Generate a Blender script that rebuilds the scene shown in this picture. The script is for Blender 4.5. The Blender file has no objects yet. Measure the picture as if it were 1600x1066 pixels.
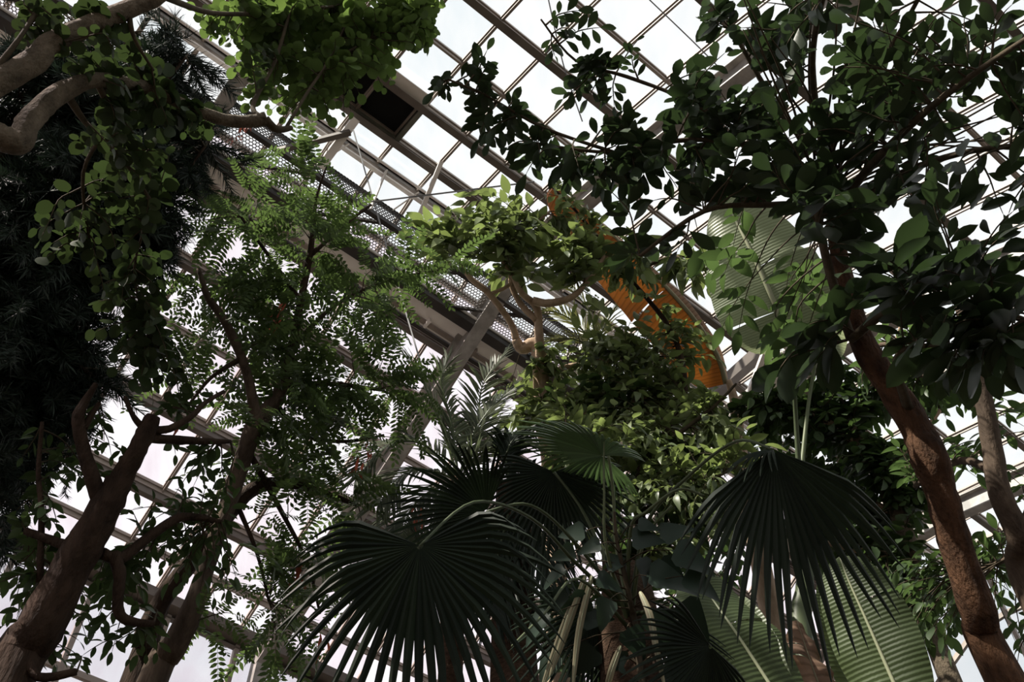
import bpy, math, random
import numpy as np
from mathutils import Vector, Matrix
random.seed(7); np.random.seed(7)
RND = random.random
def uni(a, b): return a + (b - a) * RND()

# ---------------------------------------------------------------- camera, world, sun, exposure
scene = bpy.context.scene
COL = scene.collection
F_PX, PITCH, AZ = 1556.0, math.radians(53.35), math.radians(50.68)
CAM = Vector((0, 0, 1.6))
cam = bpy.data.objects.new('camera', bpy.data.cameras.new('camera'))
cam.data.sensor_width = 36.0
cam.data.lens = 36.0 * F_PX / 1600.0
cam.data.clip_end = 300
cam.location = CAM
cam.rotation_euler = (math.pi / 2 + PITCH, 0, 0)
COL.objects.link(cam); scene.camera = cam
scene.view_settings.view_transform = 'Standard'
scene.view_settings.look = 'None'
scene.view_settings.gamma = 1.0
scene.view_settings.use_curve_mapping = False
scene.view_settings.exposure = 0.0
world = bpy.data.worlds.new('overcast_sky'); scene.world = world
world.use_nodes = True
wbg = world.node_tree.nodes['Background']
wbg.inputs['Color'].default_value = (0.95, 0.975, 1.0, 1)
wbg.inputs['Strength'].default_value = 0.94
SUN_TO = Vector((-0.52, -0.36, 0.77)).normalized()
sun = bpy.data.objects.new('sun', bpy.data.lights.new('sun', 'SUN'))
sun.data.energy = 14.0; sun.data.angle = math.radians(0.6); sun.data.color = (1.0, 0.93, 0.82)
sun.rotation_euler = SUN_TO.to_track_quat('Z', 'Y').to_euler()
sun.location = (0, 0, 30); COL.objects.link(sun)

cP, sP = math.cos(PITCH), math.sin(PITCH)
FWD = Vector((0, cP, sP)); DOWN = Vector((0, sP, -cP)); RIGHT = Vector((1, 0, 0)); UP = Vector((0, 0, 1))
D_U = Vector((math.sin(AZ), math.cos(AZ), 0)); N_IN = Vector((math.cos(AZ), -math.sin(AZ), 0))
def ray(x, y): return (RIGHT * ((x - 800) / F_PX) + DOWN * ((y - 533) / F_PX) + FWD)
def P(x, y, D): return CAM + ray(x, y).normalized() * D
def B(u, m, z): return D_U * u - N_IN * m + UP * z + CAM          # along the ridge, across it, height above the eye
def hit(x, y, p0, nrm):
    r = ray(x, y); t = (p0 - CAM).dot(nrm) / r.dot(nrm); return CAM + r * t
def px_m(x, y, D): return D / (ray(x, y).length * F_PX)          # metres per pixel at a point seen at x, y
def to_um(p):
    q = p - CAM; return q.dot(D_U), -q.dot(N_IN), q.z
def project(p):
    q = p - CAM; z = q.dot(FWD); return 800 + F_PX * q.x / z, 533 + F_PX * q.dot(DOWN) / z, z

# ---------------------------------------------------------------- materials
def new_mat(name):
    m = bpy.data.materials.new(name); m.use_nodes = True
    nt = m.node_tree; nt.nodes.clear()
    out = nt.nodes.new('ShaderNodeOutputMaterial')
    return m, nt, out
def N(nt, t, **kw):
    n = nt.nodes.new(t)
    for k, v in kw.items(): setattr(n, k, v)
    return n
def ramp(nt, fac, cols):
    r = N(nt, 'ShaderNodeValToRGB'); els = r.color_ramp.elements
    while len(els) < len(cols): els.new(0.5)
    for e, (p, c) in zip(els, cols): e.position = p; e.color = (*c, 1)
    nt.links.new(fac, r.inputs[0]); return r.outputs[0]
def leaf_mat(name, dark, light, trans, tfac=0.3, rough=0.45, stripes=0.0, spec=0.25):
    def olive(c): l = 0.3 * c[0] + 0.6 * c[1] + 0.1 * c[2]; return tuple(v * 0.88 + l * 0.12 for v in c)
    if dark[1] > dark[0]: dark, light, trans = olive(dark), olive(light), olive(trans)
    m, nt, out = new_mat(name); L = nt.links.new
    geo = N(nt, 'ShaderNodeNewGeometry'); oi = N(nt, 'ShaderNodeObjectInfo')
    add = N(nt, 'ShaderNodeMath', operation='ADD'); L(geo.outputs['Random Per Island'], add.inputs[0]); L(oi.outputs['Random'], add.inputs[1])
    fr = N(nt, 'ShaderNodeMath', operation='FRACT'); L(add.outputs[0], fr.inputs[0])
    col = ramp(nt, fr.outputs[0], [(0.0, dark), (0.7, light), (1.0, tuple(c * 1.25 for c in light))])
    tcol = ramp(nt, fr.outputs[0], [(0.0, tuple(c * 0.6 for c in trans)), (1.0, trans)])
    pr = N(nt, 'ShaderNodeBsdfPrincipled'); pr.inputs['Roughness'].default_value = rough
    pr.inputs['Specular IOR Level'].default_value = spec
    L(col, pr.inputs['Base Color'])
    tr = N(nt, 'ShaderNodeBsdfTranslucent'); L(tcol, tr.inputs['Color'])
    if stripes:
        uv = N(nt, 'ShaderNodeUVMap'); uv.uv_map = 'UVMap'
        wv = N(nt, 'ShaderNodeTexWave'); wv.bands_direction = 'X'; wv.inputs['Scale'].default_value = stripes
        wv.inputs['Distortion'].default_value = 0.6; wv.inputs['Detail'].default_value = 1.0
        L(uv.outputs[0], wv.inputs['Vector'])
        bp = N(nt, 'ShaderNodeBump'); bp.inputs['Strength'].default_value = 0.2; bp.inputs['Distance'].default_value = 0.02
        L(wv.outputs['Fac'], bp.inputs['Height']); L(bp.outputs[0], pr.inputs['Normal'])
        mixc = N(nt, 'ShaderNodeMix', data_type='RGBA', blend_type='MULTIPLY'); mixc.inputs[0].default_value = 1.0
        g = ramp(nt, wv.outputs['Fac'], [(0.0, (0.66, 0.66, 0.6)), (0.3, (1, 1, 1))])
        L(tcol, mixc.inputs[6]); L(g, mixc.inputs[7]); L(mixc.outputs[2], tr.inputs['Color'])
        mixd = N(nt, 'ShaderNodeMix', data_type='RGBA', blend_type='MULTIPLY'); mixd.inputs[0].default_value = 0.8
        L(col, mixd.inputs[6]); L(g, mixd.inputs[7]); L(mixd.outputs[2], pr.inputs['Base Color'])
    mx = N(nt, 'ShaderNodeMixShader'); mx.inputs[0].default_value = tfac
    L(pr.outputs[0], mx.inputs[1]); L(tr.outputs[0], mx.inputs[2]); L(mx.outputs[0], out.inputs[0])
    return m
def bark_mat(name, c0, c1, scale=14.0, stretch=0.25, bump=0.5, rough=0.85):
    m, nt, out = new_mat(name); L = nt.links.new
    tc = N(nt, 'ShaderNodeTexCoord'); mp = N(nt, 'ShaderNodeMapping'); mp.inputs['Scale'].default_value = (1, 1, stretch)
    L(tc.outputs['Object'], mp.inputs[0])
    ns = N(nt, 'ShaderNodeTexNoise'); ns.inputs['Scale'].default_value = scale; ns.inputs['Detail'].default_value = 8; ns.inputs['Roughness'].default_value = 0.65
    L(mp.outputs[0], ns.inputs['Vector'])
    ns2 = N(nt, 'ShaderNodeTexNoise'); ns2.inputs['Scale'].default_value = scale * 4; ns2.inputs['Detail'].default_value = 6
    L(mp.outputs[0], ns2.inputs['Vector'])
    mid = tuple((a + b) / 2 for a, b in zip(c0, c1))
    col = ramp(nt, ns.outputs[0], [(0.3, c0), (0.5, mid), (0.7, c1)])
    pr = N(nt, 'ShaderNodeBsdfPrincipled'); pr.inputs['Roughness'].default_value = rough; pr.inputs['Specular IOR Level'].default_value = 0.1; L(col, pr.inputs['Base Color'])
    bp = N(nt, 'ShaderNodeBump'); bp.inputs['Strength'].default_value = bump; bp.inputs['Distance'].default_value = 0.02
    ad = N(nt, 'ShaderNodeMath', operation='ADD'); L(ns.outputs[0], ad.inputs[0]); L(ns2.outputs[0], ad.inputs[1])
    L(ad.outputs[0], bp.inputs['Height']); L(bp.outputs[0], pr.inputs['Normal']); L(pr.outputs[0], out.inputs[0])
    return m
def metal_mat(name, c0, c1, rough=0.55, metallic=0.0, scale=3.0):
    m, nt, out = new_mat(name); L = nt.links.new
    tc = N(nt, 'ShaderNodeTexCoord')
    ns = N(nt, 'ShaderNodeTexNoise'); ns.inputs['Scale'].default_value = scale; ns.inputs['Detail'].default_value = 7
    L(tc.outputs['Object'], ns.inputs['Vector'])
    col = ramp(nt, ns.outputs[0], [(0.35, c0), (0.65, c1)])
    pr = N(nt, 'ShaderNodeBsdfPrincipled'); pr.inputs['Roughness'].default_value = rough; pr.inputs['Metallic'].default_value = metallic
    L(col, pr.inputs['Base Color']); L(pr.outputs[0], out.inputs[0])
    return m
def glass_mat(name, tint, film, fac, stain):
    m, nt, out = new_mat(name); L = nt.links.new
    tc = N(nt, 'ShaderNodeTexCoord'); oi = N(nt, 'ShaderNodeObjectInfo')
    ns = N(nt, 'ShaderNodeTexNoise'); ns.inputs['Scale'].default_value = 1.3; ns.inputs['Detail'].default_value = 6
    mp = N(nt, 'ShaderNodeMapping'); mp.inputs['Scale'].default_value = (2.5, 0.8, 0.8)
    L(tc.outputs['Object'], mp.inputs[0]); L(mp.outputs[0], ns.inputs['Vector'])
    ad = N(nt, 'ShaderNodeMath', operation='ADD'); L(ns.outputs[0], ad.inputs[0])
    ml = N(nt, 'ShaderNodeMath', operation='MULTIPLY_ADD'); ml.inputs[1].default_value = 0.3; ml.inputs[2].default_value = -0.15
    L(oi.outputs['Random'], ml.inputs[0]); L(ml.outputs[0], ad.inputs[1])
    c = ramp(nt, ad.outputs[0], [(0.35, film), (0.75, stain)])
    t = N(nt, 'ShaderNodeBsdfTransparent')
    mc = N(nt, 'ShaderNodeMix', data_type='RGBA', blend_type='MULTIPLY'); mc.inputs[0].default_value = 1.0; mc.inputs[7].default_value = (*tint, 1)
    L(c, mc.inputs[6]); L(mc.outputs[2], t.inputs[0])
    d = N(nt, 'ShaderNodeBsdfTranslucent'); L(c, d.inputs[0])
    g = N(nt, 'ShaderNodeBsdfGlossy'); g.inputs['Roughness'].default_value = 0.1; g.inputs[0].default_value = (0.9, 0.9, 0.9, 1)
    mx = N(nt, 'ShaderNodeMixShader'); mx.inputs[0].default_value = fac
    L(t.outputs[0], mx.inputs[1]); L(d.outputs[0], mx.inputs[2])
    m2 = N(nt, 'ShaderNodeMixShader'); m2.inputs[0].default_value = 0.03
    L(mx.outputs[0], m2.inputs[1]); L(g.outputs[0], m2.inputs[2]); L(m2.outputs[0], out.inputs[0])
    return m

M = {}
M['glass_clear'] = glass_mat('clear_roof_glass', (1, 1, 1), (0.99, 0.99, 0.99), 0.03, (0.93, 0.955, 0.965))
M['glass_lilac'] = glass_mat('weathered_roof_glass', (1, 0.995, 1), (0.98, 0.97, 0.985), 0.045, (0.92, 0.865, 0.90))
M['frame'] = metal_mat('brown_aluminium', (0.20, 0.165, 0.14), (0.30, 0.255, 0.22))
M['web'] = metal_mat('dark_brown_steel', (0.085, 0.07, 0.06), (0.13, 0.11, 0.095))
M['pale'] = metal_mat('pale_painted_steel', (0.68, 0.64, 0.61), (0.82, 0.79, 0.76))
M['white'] = metal_mat('white_fascia_paint', (0.84, 0.81, 0.78), (0.92, 0.90, 0.87))
M['rib'] = metal_mat('grey_weathered_steel', (0.20, 0.185, 0.17), (0.33, 0.305, 0.28), scale=6)
M['dark'] = metal_mat('black_steel', (0.02, 0.018, 0.016), (0.04, 0.035, 0.03))
M['mesh'] = metal_mat('galvanised_mesh', (0.13, 0.125, 0.12), (0.2, 0.19, 0.185), metallic=0.3)
M['vent'] = metal_mat('green_grey_paint', (0.10, 0.105, 0.085), (0.17, 0.17, 0.14))
M['black'] = metal_mat('vent_opening_dark', (0.001, 0.001, 0.001), (0.002, 0.002, 0.002), rough=1.0)
M['wire'] = metal_mat('steel_wire', (0.12, 0.12, 0.12), (0.2, 0.2, 0.2))
M['soil'] = bark_mat('planting_soil', (0.02, 0.016, 0.011), (0.06, 0.05, 0.035), 3, 1)
M['red_bark'] = bark_mat('reddish_brown_bark', (0.02, 0.010, 0.0055), (0.10, 0.05, 0.026), 17, 0.35, 1.0)
M['grey_bark'] = bark_mat('grey_brown_bark', (0.03, 0.021, 0.015), (0.11, 0.08, 0.058), 12, 0.2, 0.5)
M['dark_bark'] = bark_mat('dark_brown_bark', (0.012, 0.0075, 0.005), (0.052, 0.033, 0.022), 12, 0.2, 0.8)
M['pale_bark'] = bark_mat('pale_tan_bark', (0.22, 0.15, 0.10), (0.45, 0.34, 0.25), 9, 0.4, 0.4)
M['mottled_bark'] = bark_mat('mottled_grey_bark', (0.04, 0.032, 0.022), (0.15, 0.12, 0.085), 16, 0.6, 0.7)
M['fibre'] = bark_mat('fibrous_palm_trunk', (0.03, 0.018, 0.012), (0.14, 0.085, 0.055), 22, 2.5, 1.0)
M['twig'] = bark_mat('dark_twig_bark', (0.03, 0.024, 0.016), (0.08, 0.062, 0.04), 20, 0.3, 0.2)
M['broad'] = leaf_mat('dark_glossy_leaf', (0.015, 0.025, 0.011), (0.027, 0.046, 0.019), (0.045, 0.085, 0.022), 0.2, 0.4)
M['broad_pale'] = leaf_mat('lighter_green_leaf', (0.022, 0.042, 0.014), (0.055, 0.09, 0.03), (0.11, 0.20, 0.04), 0.32, 0.45)  # a lighter green of its own, beside the dark glossy leaves
M['round'] = leaf_mat('round_backlit_leaf', (0.03, 0.055, 0.014), (0.055, 0.10, 0.022), (0.15, 0.25, 0.035), 0.40, 0.5)  # backlit copy of the round leaf, its brightness put into the colour
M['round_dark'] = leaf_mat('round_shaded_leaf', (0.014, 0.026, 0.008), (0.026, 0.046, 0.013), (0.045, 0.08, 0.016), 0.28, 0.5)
M['pinnate'] = leaf_mat('feathery_leaf', (0.025, 0.048, 0.015), (0.06, 0.095, 0.026), (0.13, 0.22, 0.04), 0.33, 0.5)
M['needle'] = leaf_mat('needle_foliage', (0.010, 0.016, 0.011), (0.018, 0.032, 0.020), (0.02, 0.04, 0.02), 0.12, 0.6)
M['ellip'] = leaf_mat('dull_oval_leaf', (0.014, 0.028, 0.010), (0.035, 0.062, 0.02), (0.09, 0.17, 0.03), 0.28, 0.5)
M['vine'] = leaf_mat('climber_leaf', (0.032, 0.056, 0.018), (0.135, 0.17, 0.072), (0.25, 0.34, 0.07), 0.35, 0.4)
M['heart'] = leaf_mat('heart_shaped_leaf', (0.014, 0.028, 0.018), (0.026, 0.047, 0.03), (0.03, 0.06, 0.028), 0.2, 0.4)
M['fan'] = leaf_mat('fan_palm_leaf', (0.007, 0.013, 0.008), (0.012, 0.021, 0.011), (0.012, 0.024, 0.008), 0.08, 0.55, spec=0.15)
M['fan_lit'] = leaf_mat('fan_palm_lit_leaf', (0.04, 0.075, 0.03), (0.06, 0.11, 0.045), (0.08, 0.15, 0.04), 0.2, 0.42)  # lit copy of the fan leaf, the light put into its colour
M['feather'] = leaf_mat('feather_palm_leaf', (0.035, 0.05, 0.028), (0.085, 0.10, 0.058), (0.13, 0.17, 0.07), 0.25, 0.42)
M['yellow_palm'] = leaf_mat('yellowish_palm_leaf', (0.10, 0.11, 0.03), (0.17, 0.18, 0.05), (0.25, 0.26, 0.06), 0.3, 0.45)
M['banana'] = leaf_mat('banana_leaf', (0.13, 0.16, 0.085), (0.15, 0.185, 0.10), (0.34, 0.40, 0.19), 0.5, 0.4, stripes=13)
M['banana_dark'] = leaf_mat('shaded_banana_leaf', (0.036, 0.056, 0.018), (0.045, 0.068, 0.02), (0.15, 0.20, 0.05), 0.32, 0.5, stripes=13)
M['dead'] = leaf_mat('rust_orange_dead_leaf', (0.11, 0.032, 0.010), (0.16, 0.05, 0.014), (0.42, 0.14, 0.022), 0.40, 0.6, stripes=6)
M['dead_brown'] = leaf_mat('brown_dead_leaf', (0.10, 0.06, 0.04), (0.17, 0.105, 0.07), (0.25, 0.14, 0.08), 0.25, 0.7, stripes=6)
M['petiole'] = leaf_mat('green_leaf_stalk', (0.05, 0.07, 0.03), (0.09, 0.115, 0.05), (0.08, 0.1, 0.03), 0.05, 0.45)
M['midrib'] = leaf_mat('pale_midrib', (0.22, 0.24, 0.14), (0.30, 0.32, 0.19), (0.2, 0.24, 0.1), 0.1, 0.45)
M['strap'] = leaf_mat('dry_strap_leaf', (0.16, 0.14, 0.09), (0.27, 0.24, 0.15), (0.2, 0.18, 0.1), 0.2, 0.6)
M['red'] = leaf_mat('red_berry', (0.22, 0.05, 0.03), (0.32, 0.08, 0.04), (0.2, 0.04, 0.02), 0.1, 0.6)

# ---------------------------------------------------------------- mesh helpers
def mesh_from(name, verts, faces, mat, smooth=False, uv=None):
    me = bpy.data.meshes.new(name)
    me.from_pydata([tuple(v) for v in verts], [], faces)
    if mat: me.materials.append(mat)
    if uv is not None:
        ul = me.uv_layers.new(name='UVMap')
        li = np.empty(len(me.loops), dtype=np.int32); me.loops.foreach_get('vertex_index', li)
        ul.data.foreach_set('uv', np.asarray(uv, dtype=np.float32)[li].ravel())
    if smooth: me.polygons.foreach_set('use_smooth', [True] * len(me.polygons))
    me.update(); return me
def link(name, me, parent=None, loc=None):
    o = bpy.data.objects.new(name, me); COL.objects.link(o)
    if parent is not None: o.parent = parent
    if loc is not None: o.location = loc
    return o
def tag(o, label=None, cat=None, group=None, kind=None):
    if label: o['label'] = label
    if cat: o['category'] = cat
    if group: o['group'] = group
    if kind: o['kind'] = kind
    return o
class MB:
    """collects shapes into one mesh, kept relative to an origin"""
    def __init__(s, origin=Vector((0, 0, 0))): s.v = []; s.f = []; s.o = Vector(origin); s.uv = []
    def add(s, vs, fs):
        b = len(s.v); s.v += [Vector(v) - s.o for v in vs]; s.f += [[i + b for i in f] for f in fs]
    def bar(s, p0, p1, w, h, up=UP):
        d = (p1 - p0).normalized(); side = d.cross(up).normalized(); u2 = side.cross(d).normalized()
        vs = [p + side * (a * w / 2) + u2 * (b * h / 2) for p in (p0, p1) for a, b in ((-1, -1), (1, -1), (1, 1), (-1, 1))]
        s.add(vs, [(0, 1, 2, 3), (7, 6, 5, 4), (0, 4, 5, 1), (1, 5, 6, 2), (2, 6, 7, 3), (3, 7, 4, 0)])
    def tube(s, pts, rad, n=8, sub=4, wob=0.0):
        pts = [Vector(p) for p in pts]
        if sub > 1 and len(pts) > 2:
            q, r = [], []
            for i in range(len(pts) - 1):
                p0, p1, p2, p3 = pts[max(i - 1, 0)], pts[i], pts[i + 1], pts[min(i + 2, len(pts) - 1)]
                for k in range(sub):
                    t = k / sub
                    q.append(0.5 * ((2 * p1) + (p2 - p0) * t + (2 * p0 - 5 * p1 + 4 * p2 - p3) * t * t + (3 * p1 - p0 - 3 * p2 + p3) * t ** 3))
                    r.append(rad[i] * (1 - t) + rad[i + 1] * t)
            q.append(pts[-1]); r.append(rad[-1]); pts, rad = q, r
        vs, fs = [], []; ref = None
        for i, p in enumerate(pts):
            d = (pts[min(i + 1, len(pts) - 1)] - pts[max(i - 1, 0)])
            if d.length < 1e-6: d = Vector((0, 0, 1))
            d.normalize()
            if ref is None: ref = d.orthogonal()
            ref = (ref - d * ref.dot(d))
            ref = ref.normalized() if ref.length > 1e-5 else d.orthogonal().normalized()
            b = d.cross(ref)
            for k in range(n):
                a = 2 * math.pi * k / n; rr = rad[i] * (1 + wob * (RND() - 0.5))
                vs.append(p + ref * (math.cos(a) * rr) + b * (math.sin(a) * rr))
        for i in range(len(pts) - 1):
            for k in range(n):
                fs.append((i * n + k, i * n + (k + 1) % n, (i + 1) * n + (k + 1) % n, (i + 1) * n + k))
        fs.append(tuple(range(n - 1, -1, -1))); fs.append(tuple(range((len(pts) - 1) * n, len(pts) * n)))
        s.add(vs, fs)
        return pts
    def build(s, name, mat, parent=None, smooth=False, loc=None):
        me = mesh_from(name, s.v, s.f, mat, smooth)
        if parent is None: return link(name, me, None, s.o)
        return link(name, me, parent, loc if loc is not None else s.o - parent.location)
def empty(name, loc):
    o = bpy.data.objects.new(name, None); o.empty_display_size = 0.2; COL.objects.link(o); o.location = loc; return o
def in_frame(ps, pad=40):
    xs, ys = [], []
    for p in ps:
        x, y, z = project(p)
        if z <= 0.1: continue
        xs.append(x); ys.append(y)
    return bool(xs) and max(xs) > -pad and min(xs) < 1600 + pad and max(ys) > -pad and min(ys) < 1066 + pad

# ---------------------------------------------------------------- the glasshouse
U0, U1, PITCH_U = -6.5, 16.0, 0.70
PH = 2.60
RIDGE = (6.23, 13.0)
right = [RIDGE]; ALPH = [66.17, 68.64, 71.75, 74.88, 78.2, 82.8, 87.6, 92.8, 98.0, 103.0, 108, 113]
SL = [3, 6, 9, 12, 15, 19, 22, 24, 26, 28, 30, 32]
for a, s_ in zip(ALPH, SL):
    m0, z0 = right[-1]; ta = math.tan(math.radians(a)); tb = math.tan(math.radians(s_))
    t = (m0 * ta - z0) / (ta - tb); right.append((m0 - t, z0 - t * tb))
left = [RIDGE]; TL = math.tan(math.radians(31))
for a in [60.8, 57.7, 54.2, 50.6, 46.8, 42.6, 39.6, 37.4]:
    ta = math.tan(math.radians(a)); x = (RIDGE[1] - ta * RIDGE[0]) / (ta + TL); left.append((RIDGE[0] + x, RIDGE[1] - TL * x))
us = []
k0 = math.ceil((U0 - PH) / PITCH_U)
while PH + k0 * PITCH_U <= U1: us.append(PH + k0 * PITCH_U); k0 += 1
us = [U0] + [u for u in us if u - U0 > 0.2 and U1 - u > 0.2] + [U1]
RIBS = [-4.22, 0.43, 5.05, 9.72, 14.4]
VENT_U = None
def quad_pane(c, mat_key, thick=0.012, gap=0.02):
    """pane with real thickness from four corners"""
    cen = sum(c, Vector()) / 4; nrm = (c[1] - c[0]).cross(c[3] - c[0]).normalized()
    cs = [p + (cen - p).normalized() * gap for p in c]
    vs = [p - cen + nrm * (thick / 2) for p in cs] + [p - cen - nrm * (thick / 2) for p in cs]
    fs = [(0, 1, 2, 3), (7, 6, 5, 4), (0, 4, 5, 1), (1, 5, 6, 2), (2, 6, 7, 3), (3, 7, 4, 0)]
    return cen, vs, fs
def glazing(name, rows, mat, label, skip=(), deep=()):
    root = empty(name, B(0, rows[0][0], rows[0][1])); tag(root, label, kind='structure')
    rest = MB(root.location); n_ind = 0
    for i in range(len(rows) - 1):
        (m0, z0), (m1, z1) = rows[i], rows[i + 1]
        for j in range(len(us) - 1):
            if (i, j) in skip: continue
            c = [B(us[j], m0, z0), B(us[j + 1], m0, z0), B(us[j + 1], m1, z1), B(us[j], m1, z1)]
            cen, vs, fs = quad_pane(c, mat)
            if in_frame(c, 0) and n_ind < 290:
                n_ind += 1
                link('pane', mesh_from('pane', vs, fs, M['glass_clear'] if i == 0 else mat), root, cen - root.location)
            else:
                rest.add([v + cen for v in vs], fs)
    if rest.v: tag(rest.build('pane', mat, root), kind='stuff')
    sgn = 1 if rows[1][0] > rows[0][0] else -1
    for i, (m, z) in enumerate(rows):
        mb = MB(B(0, m, z)); mb.bar(B(U0, m, z), B(U1, m, z), 0.075, 0.05)
        mb.bar(B(U0, m, z - 0.06), B(U1, m, z - 0.06), 0.03, 0.07); mb.build('purlin', M['frame'], root)
        if i in deep:
            mb = MB(B(0, m, z)); mb.bar(B(U0, m + 0.02, z - 0.16), B(U1, m + 0.02, z - 0.16), 0.035, 0.2)
            mb.bar(B(U0, m - 0.02, z - 0.255), B(U1, m - 0.02, z - 0.255), 0.09, 0.015)
            mb.build('purlin_web', M['web'], root)
    for j, u in enumerate(us):
        mb = MB(B(u, *rows[0]))
        for i in range(len(rows) - 1):
            a, b_ = B(u, rows[i][0], rows[i][1] - 0.015), B(u, rows[i + 1][0], rows[i + 1][1] - 0.015)
            up = D_U.cross((b_ - a).normalized())
            mb.bar(a, b_, 0.065, 0.045, up); mb.bar(a - UP * 0.04, b_ - UP * 0.04, 0.025, 0.06, up)
        mb.build('glazing_bar', M['frame'], root)
    return root
# the open vent sits in the second row of the right slope
vc = hit(622, 166, B(0, *right[1]), D_U.cross((B(0, *right[2]) - B(0, *right[1])).normalized()))
vu = to_um(vc)[0]
vj = max(j for j in range(len(us)) if us[j] < vu)
glazing('roof_right', right, M['glass_clear'], 'clear glazed roof slope with brown bars above the catwalk', skip={(1, vj), (1, vj - 1)}, deep=(1, 2, 4, 6, 8, 10))
glazing('roof_left', left, M['glass_lilac'], 'milky lilac glazed roof slope below the catwalk', deep=(2, 3, 5, 6, 8))

def wall(name, p_a, p_b, z0, z1, nu, nz, mat, label, flat_top=True, topf=None):
    root = empty(name, (p_a + p_b) / 2 + UP * 0); root.location.z = 0; tag(root, label, kind='structure')
    rest = MB(root.location); bars = MB(root.location); cnt = 0
    def T(s): return z1 if topf is None else topf(s)
    for i in range(nu):
        for k in range(nz):
            s0, s1 = i / nu, (i + 1) / nu
            q = []
            for s, kk in ((s0, k), (s1, k), (s1, k + 1), (s0, k + 1)):
                p = p_a.lerp(p_b, s); p.z = z0 + (T(s) - z0) * kk / nz; q.append(p)
            cen, vs, fs = quad_pane(q, mat)
            if in_frame(q, 0) and cnt < 150:
                cnt += 1; link('pane', mesh_from('pane', vs, fs, mat), root, cen - root.location)
            else: rest.add([v + cen for v in vs], fs)
    if rest.v: tag(rest.build('pane', mat, root), kind='stuff')
    side = (p_b - p_a).normalized(); nr = side.cross(UP)
    for i in range(nu + 1):
        p = p_a.lerp(p_b, i / nu); mb = MB(p); a = p.copy(); a.z = z0; b_ = p.copy(); b_.z = T(i / nu)
        mb.bar(a, b_, 0.07, 0.09, nr); mb.build('glazing_bar', M['frame'], root)
    for k in range(nz + 1):
        mb = MB(p_a)
        for i in range(nu):
            a = p_a.lerp(p_b, i / nu); a.z = z0 + (T(i / nu) - z0) * k / nz
            b_ = p_a.lerp(p_b, (i + 1) / nu); b_.z = z0 + (T((i + 1) / nu) - z0) * k / nz
            mb.bar(a, b_, 0.07, 0.09, UP)
        mb.build('transom', M['frame'], root)
    return root
mL, zL = left[-1]; mR, zR = right[-1]
def flat(p): p = p.copy(); p.z = 0; return p
wall('wall_left', flat(B(U0, mL, 0)), flat(B(U1, mL, 0)), 0.0, zL + 1.6, 20, 7, M['glass_lilac'], 'milky glazed side wall under the left eave')
wall('wall_right', flat(B(U0, mR, 0)), flat(B(U1, mR, 0)), 0.0, zR + 1.6, 16, 6, M['glass_clear'], 'clear glazed side wall behind the viewer')
prof = sorted(left + right[1:], key=lambda q: q[0])
def top_profile(s):
    m = mR + (mL - mR) * s
    for (a, za), (b_, zb) in zip(prof, prof[1:]):
        if a - 1e-6 <= m <= b_ + 1e-6: return za + (zb - za) * (m - a) / (b_ - a) + 1.6
    return prof[-1][1] + 1.6
wall('wall_back', flat(B(U1, mR, 0)), flat(B(U1, mL, 0)), 0.0, 0, 22, 9, M['glass_clear'], 'glazed gable wall at the far end', topf=top_profile)
wall('wall_front', flat(B(U0, mR, 0)), flat(B(U0, mL, 0)), 0.0, 0, 14, 6, M['glass_lilac'], 'glazed gable wall at the near end', topf=top_profile)
mb = MB(); c = [flat(B(U0 - 40, mR - 40, 0)), flat(B(U1 + 40, mR - 40, 0)), flat(B(U1 + 40, mL + 40, 0)), flat(B(U0 - 40, mL + 40, 0))]  # ground extended unseen past the walls to darken light from below
mb.add(c + [p - UP * 0.2 for p in c], [(3, 2, 1, 0), (4, 5, 6, 7), (0, 1, 5, 4), (1, 2, 6, 5), (2, 3, 7, 6), (3, 0, 4, 7)])
mb.f = [f[::-1] for f in mb.f]
tag(mb.build('floor', M['soil']), 'dark planting soil under the trees, widened outside to cut light from below', kind='structure')

# gutter beam along the left eave
mb = MB(B(0, mL, zL)); mb.bar(B(U0, mL - 0.12, zL - 0.12), B(U1, mL - 0.12, zL - 0.12), 0.30, 0.16)
g = tag(mb.build('eave_beam', M['web']), 'wide dark gutter beam along the left eave', kind='structure')

# main ribs: I-section, each a structure of its own
def ibeam(mb, path, ups, depth, fl, off, th=0.025):
    for (a, b_), up in zip(zip(path, path[1:]), ups):
        a1, b1 = a - up * off, b_ - up * off
        mb.bar(a1 - up * (depth / 2), b1 - up * (depth / 2), 0.03, depth, up)
        mb.bar(a1, b1, fl, th, up); mb.bar(a1 - up * depth, b1 - up * depth, fl, th, up)
names = ['rib beam beyond the dark conifer', 'grey rib beam beside the round-leaved branches', 'grey rib beam crossing the catwalk at mid picture', 'brown rib beam behind the red-barked tree', 'rib beam nearest the far gable']
for i, u in enumerate(RIBS):
    mb = MB(B(u, *RIDGE))
    pl = [B(u, *left[-1]), B(u, *left[4]), B(u, *RIDGE)]
    upl = D_U.cross((pl[0] - pl[-1]).normalized()); upl = upl if upl.z > 0 else -upl
    ibeam(mb, pl, [upl, upl], 0.42, 0.21, 0.28)
    pr_ = [B(u, *right[k]) for k in (0, 2, 4, 6, 8, 10, 12)]; ur = []
    for a, b_ in zip(pr_, pr_[1:]):
        w = D_U.cross((b_ - a).normalized()); ur.append(w if w.z > 0 else -w)
    ibeam(mb, pr_, ur, 0.36, 0.19, 0.24)
    mb.bar(flat(B(u, mL - 0.3, 0)), B(u, mL - 0.3, zL - 0.2), 0.2, 0.2, N_IN)
    mb.bar(flat(B(u, mR + 0.3, 0)), B(u, mR + 0.3, zR - 0.2), 0.2, 0.2, N_IN)
    tag(mb.build('roof_rib', M['rib']), 'steel ' + names[i], kind='structure')

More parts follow.
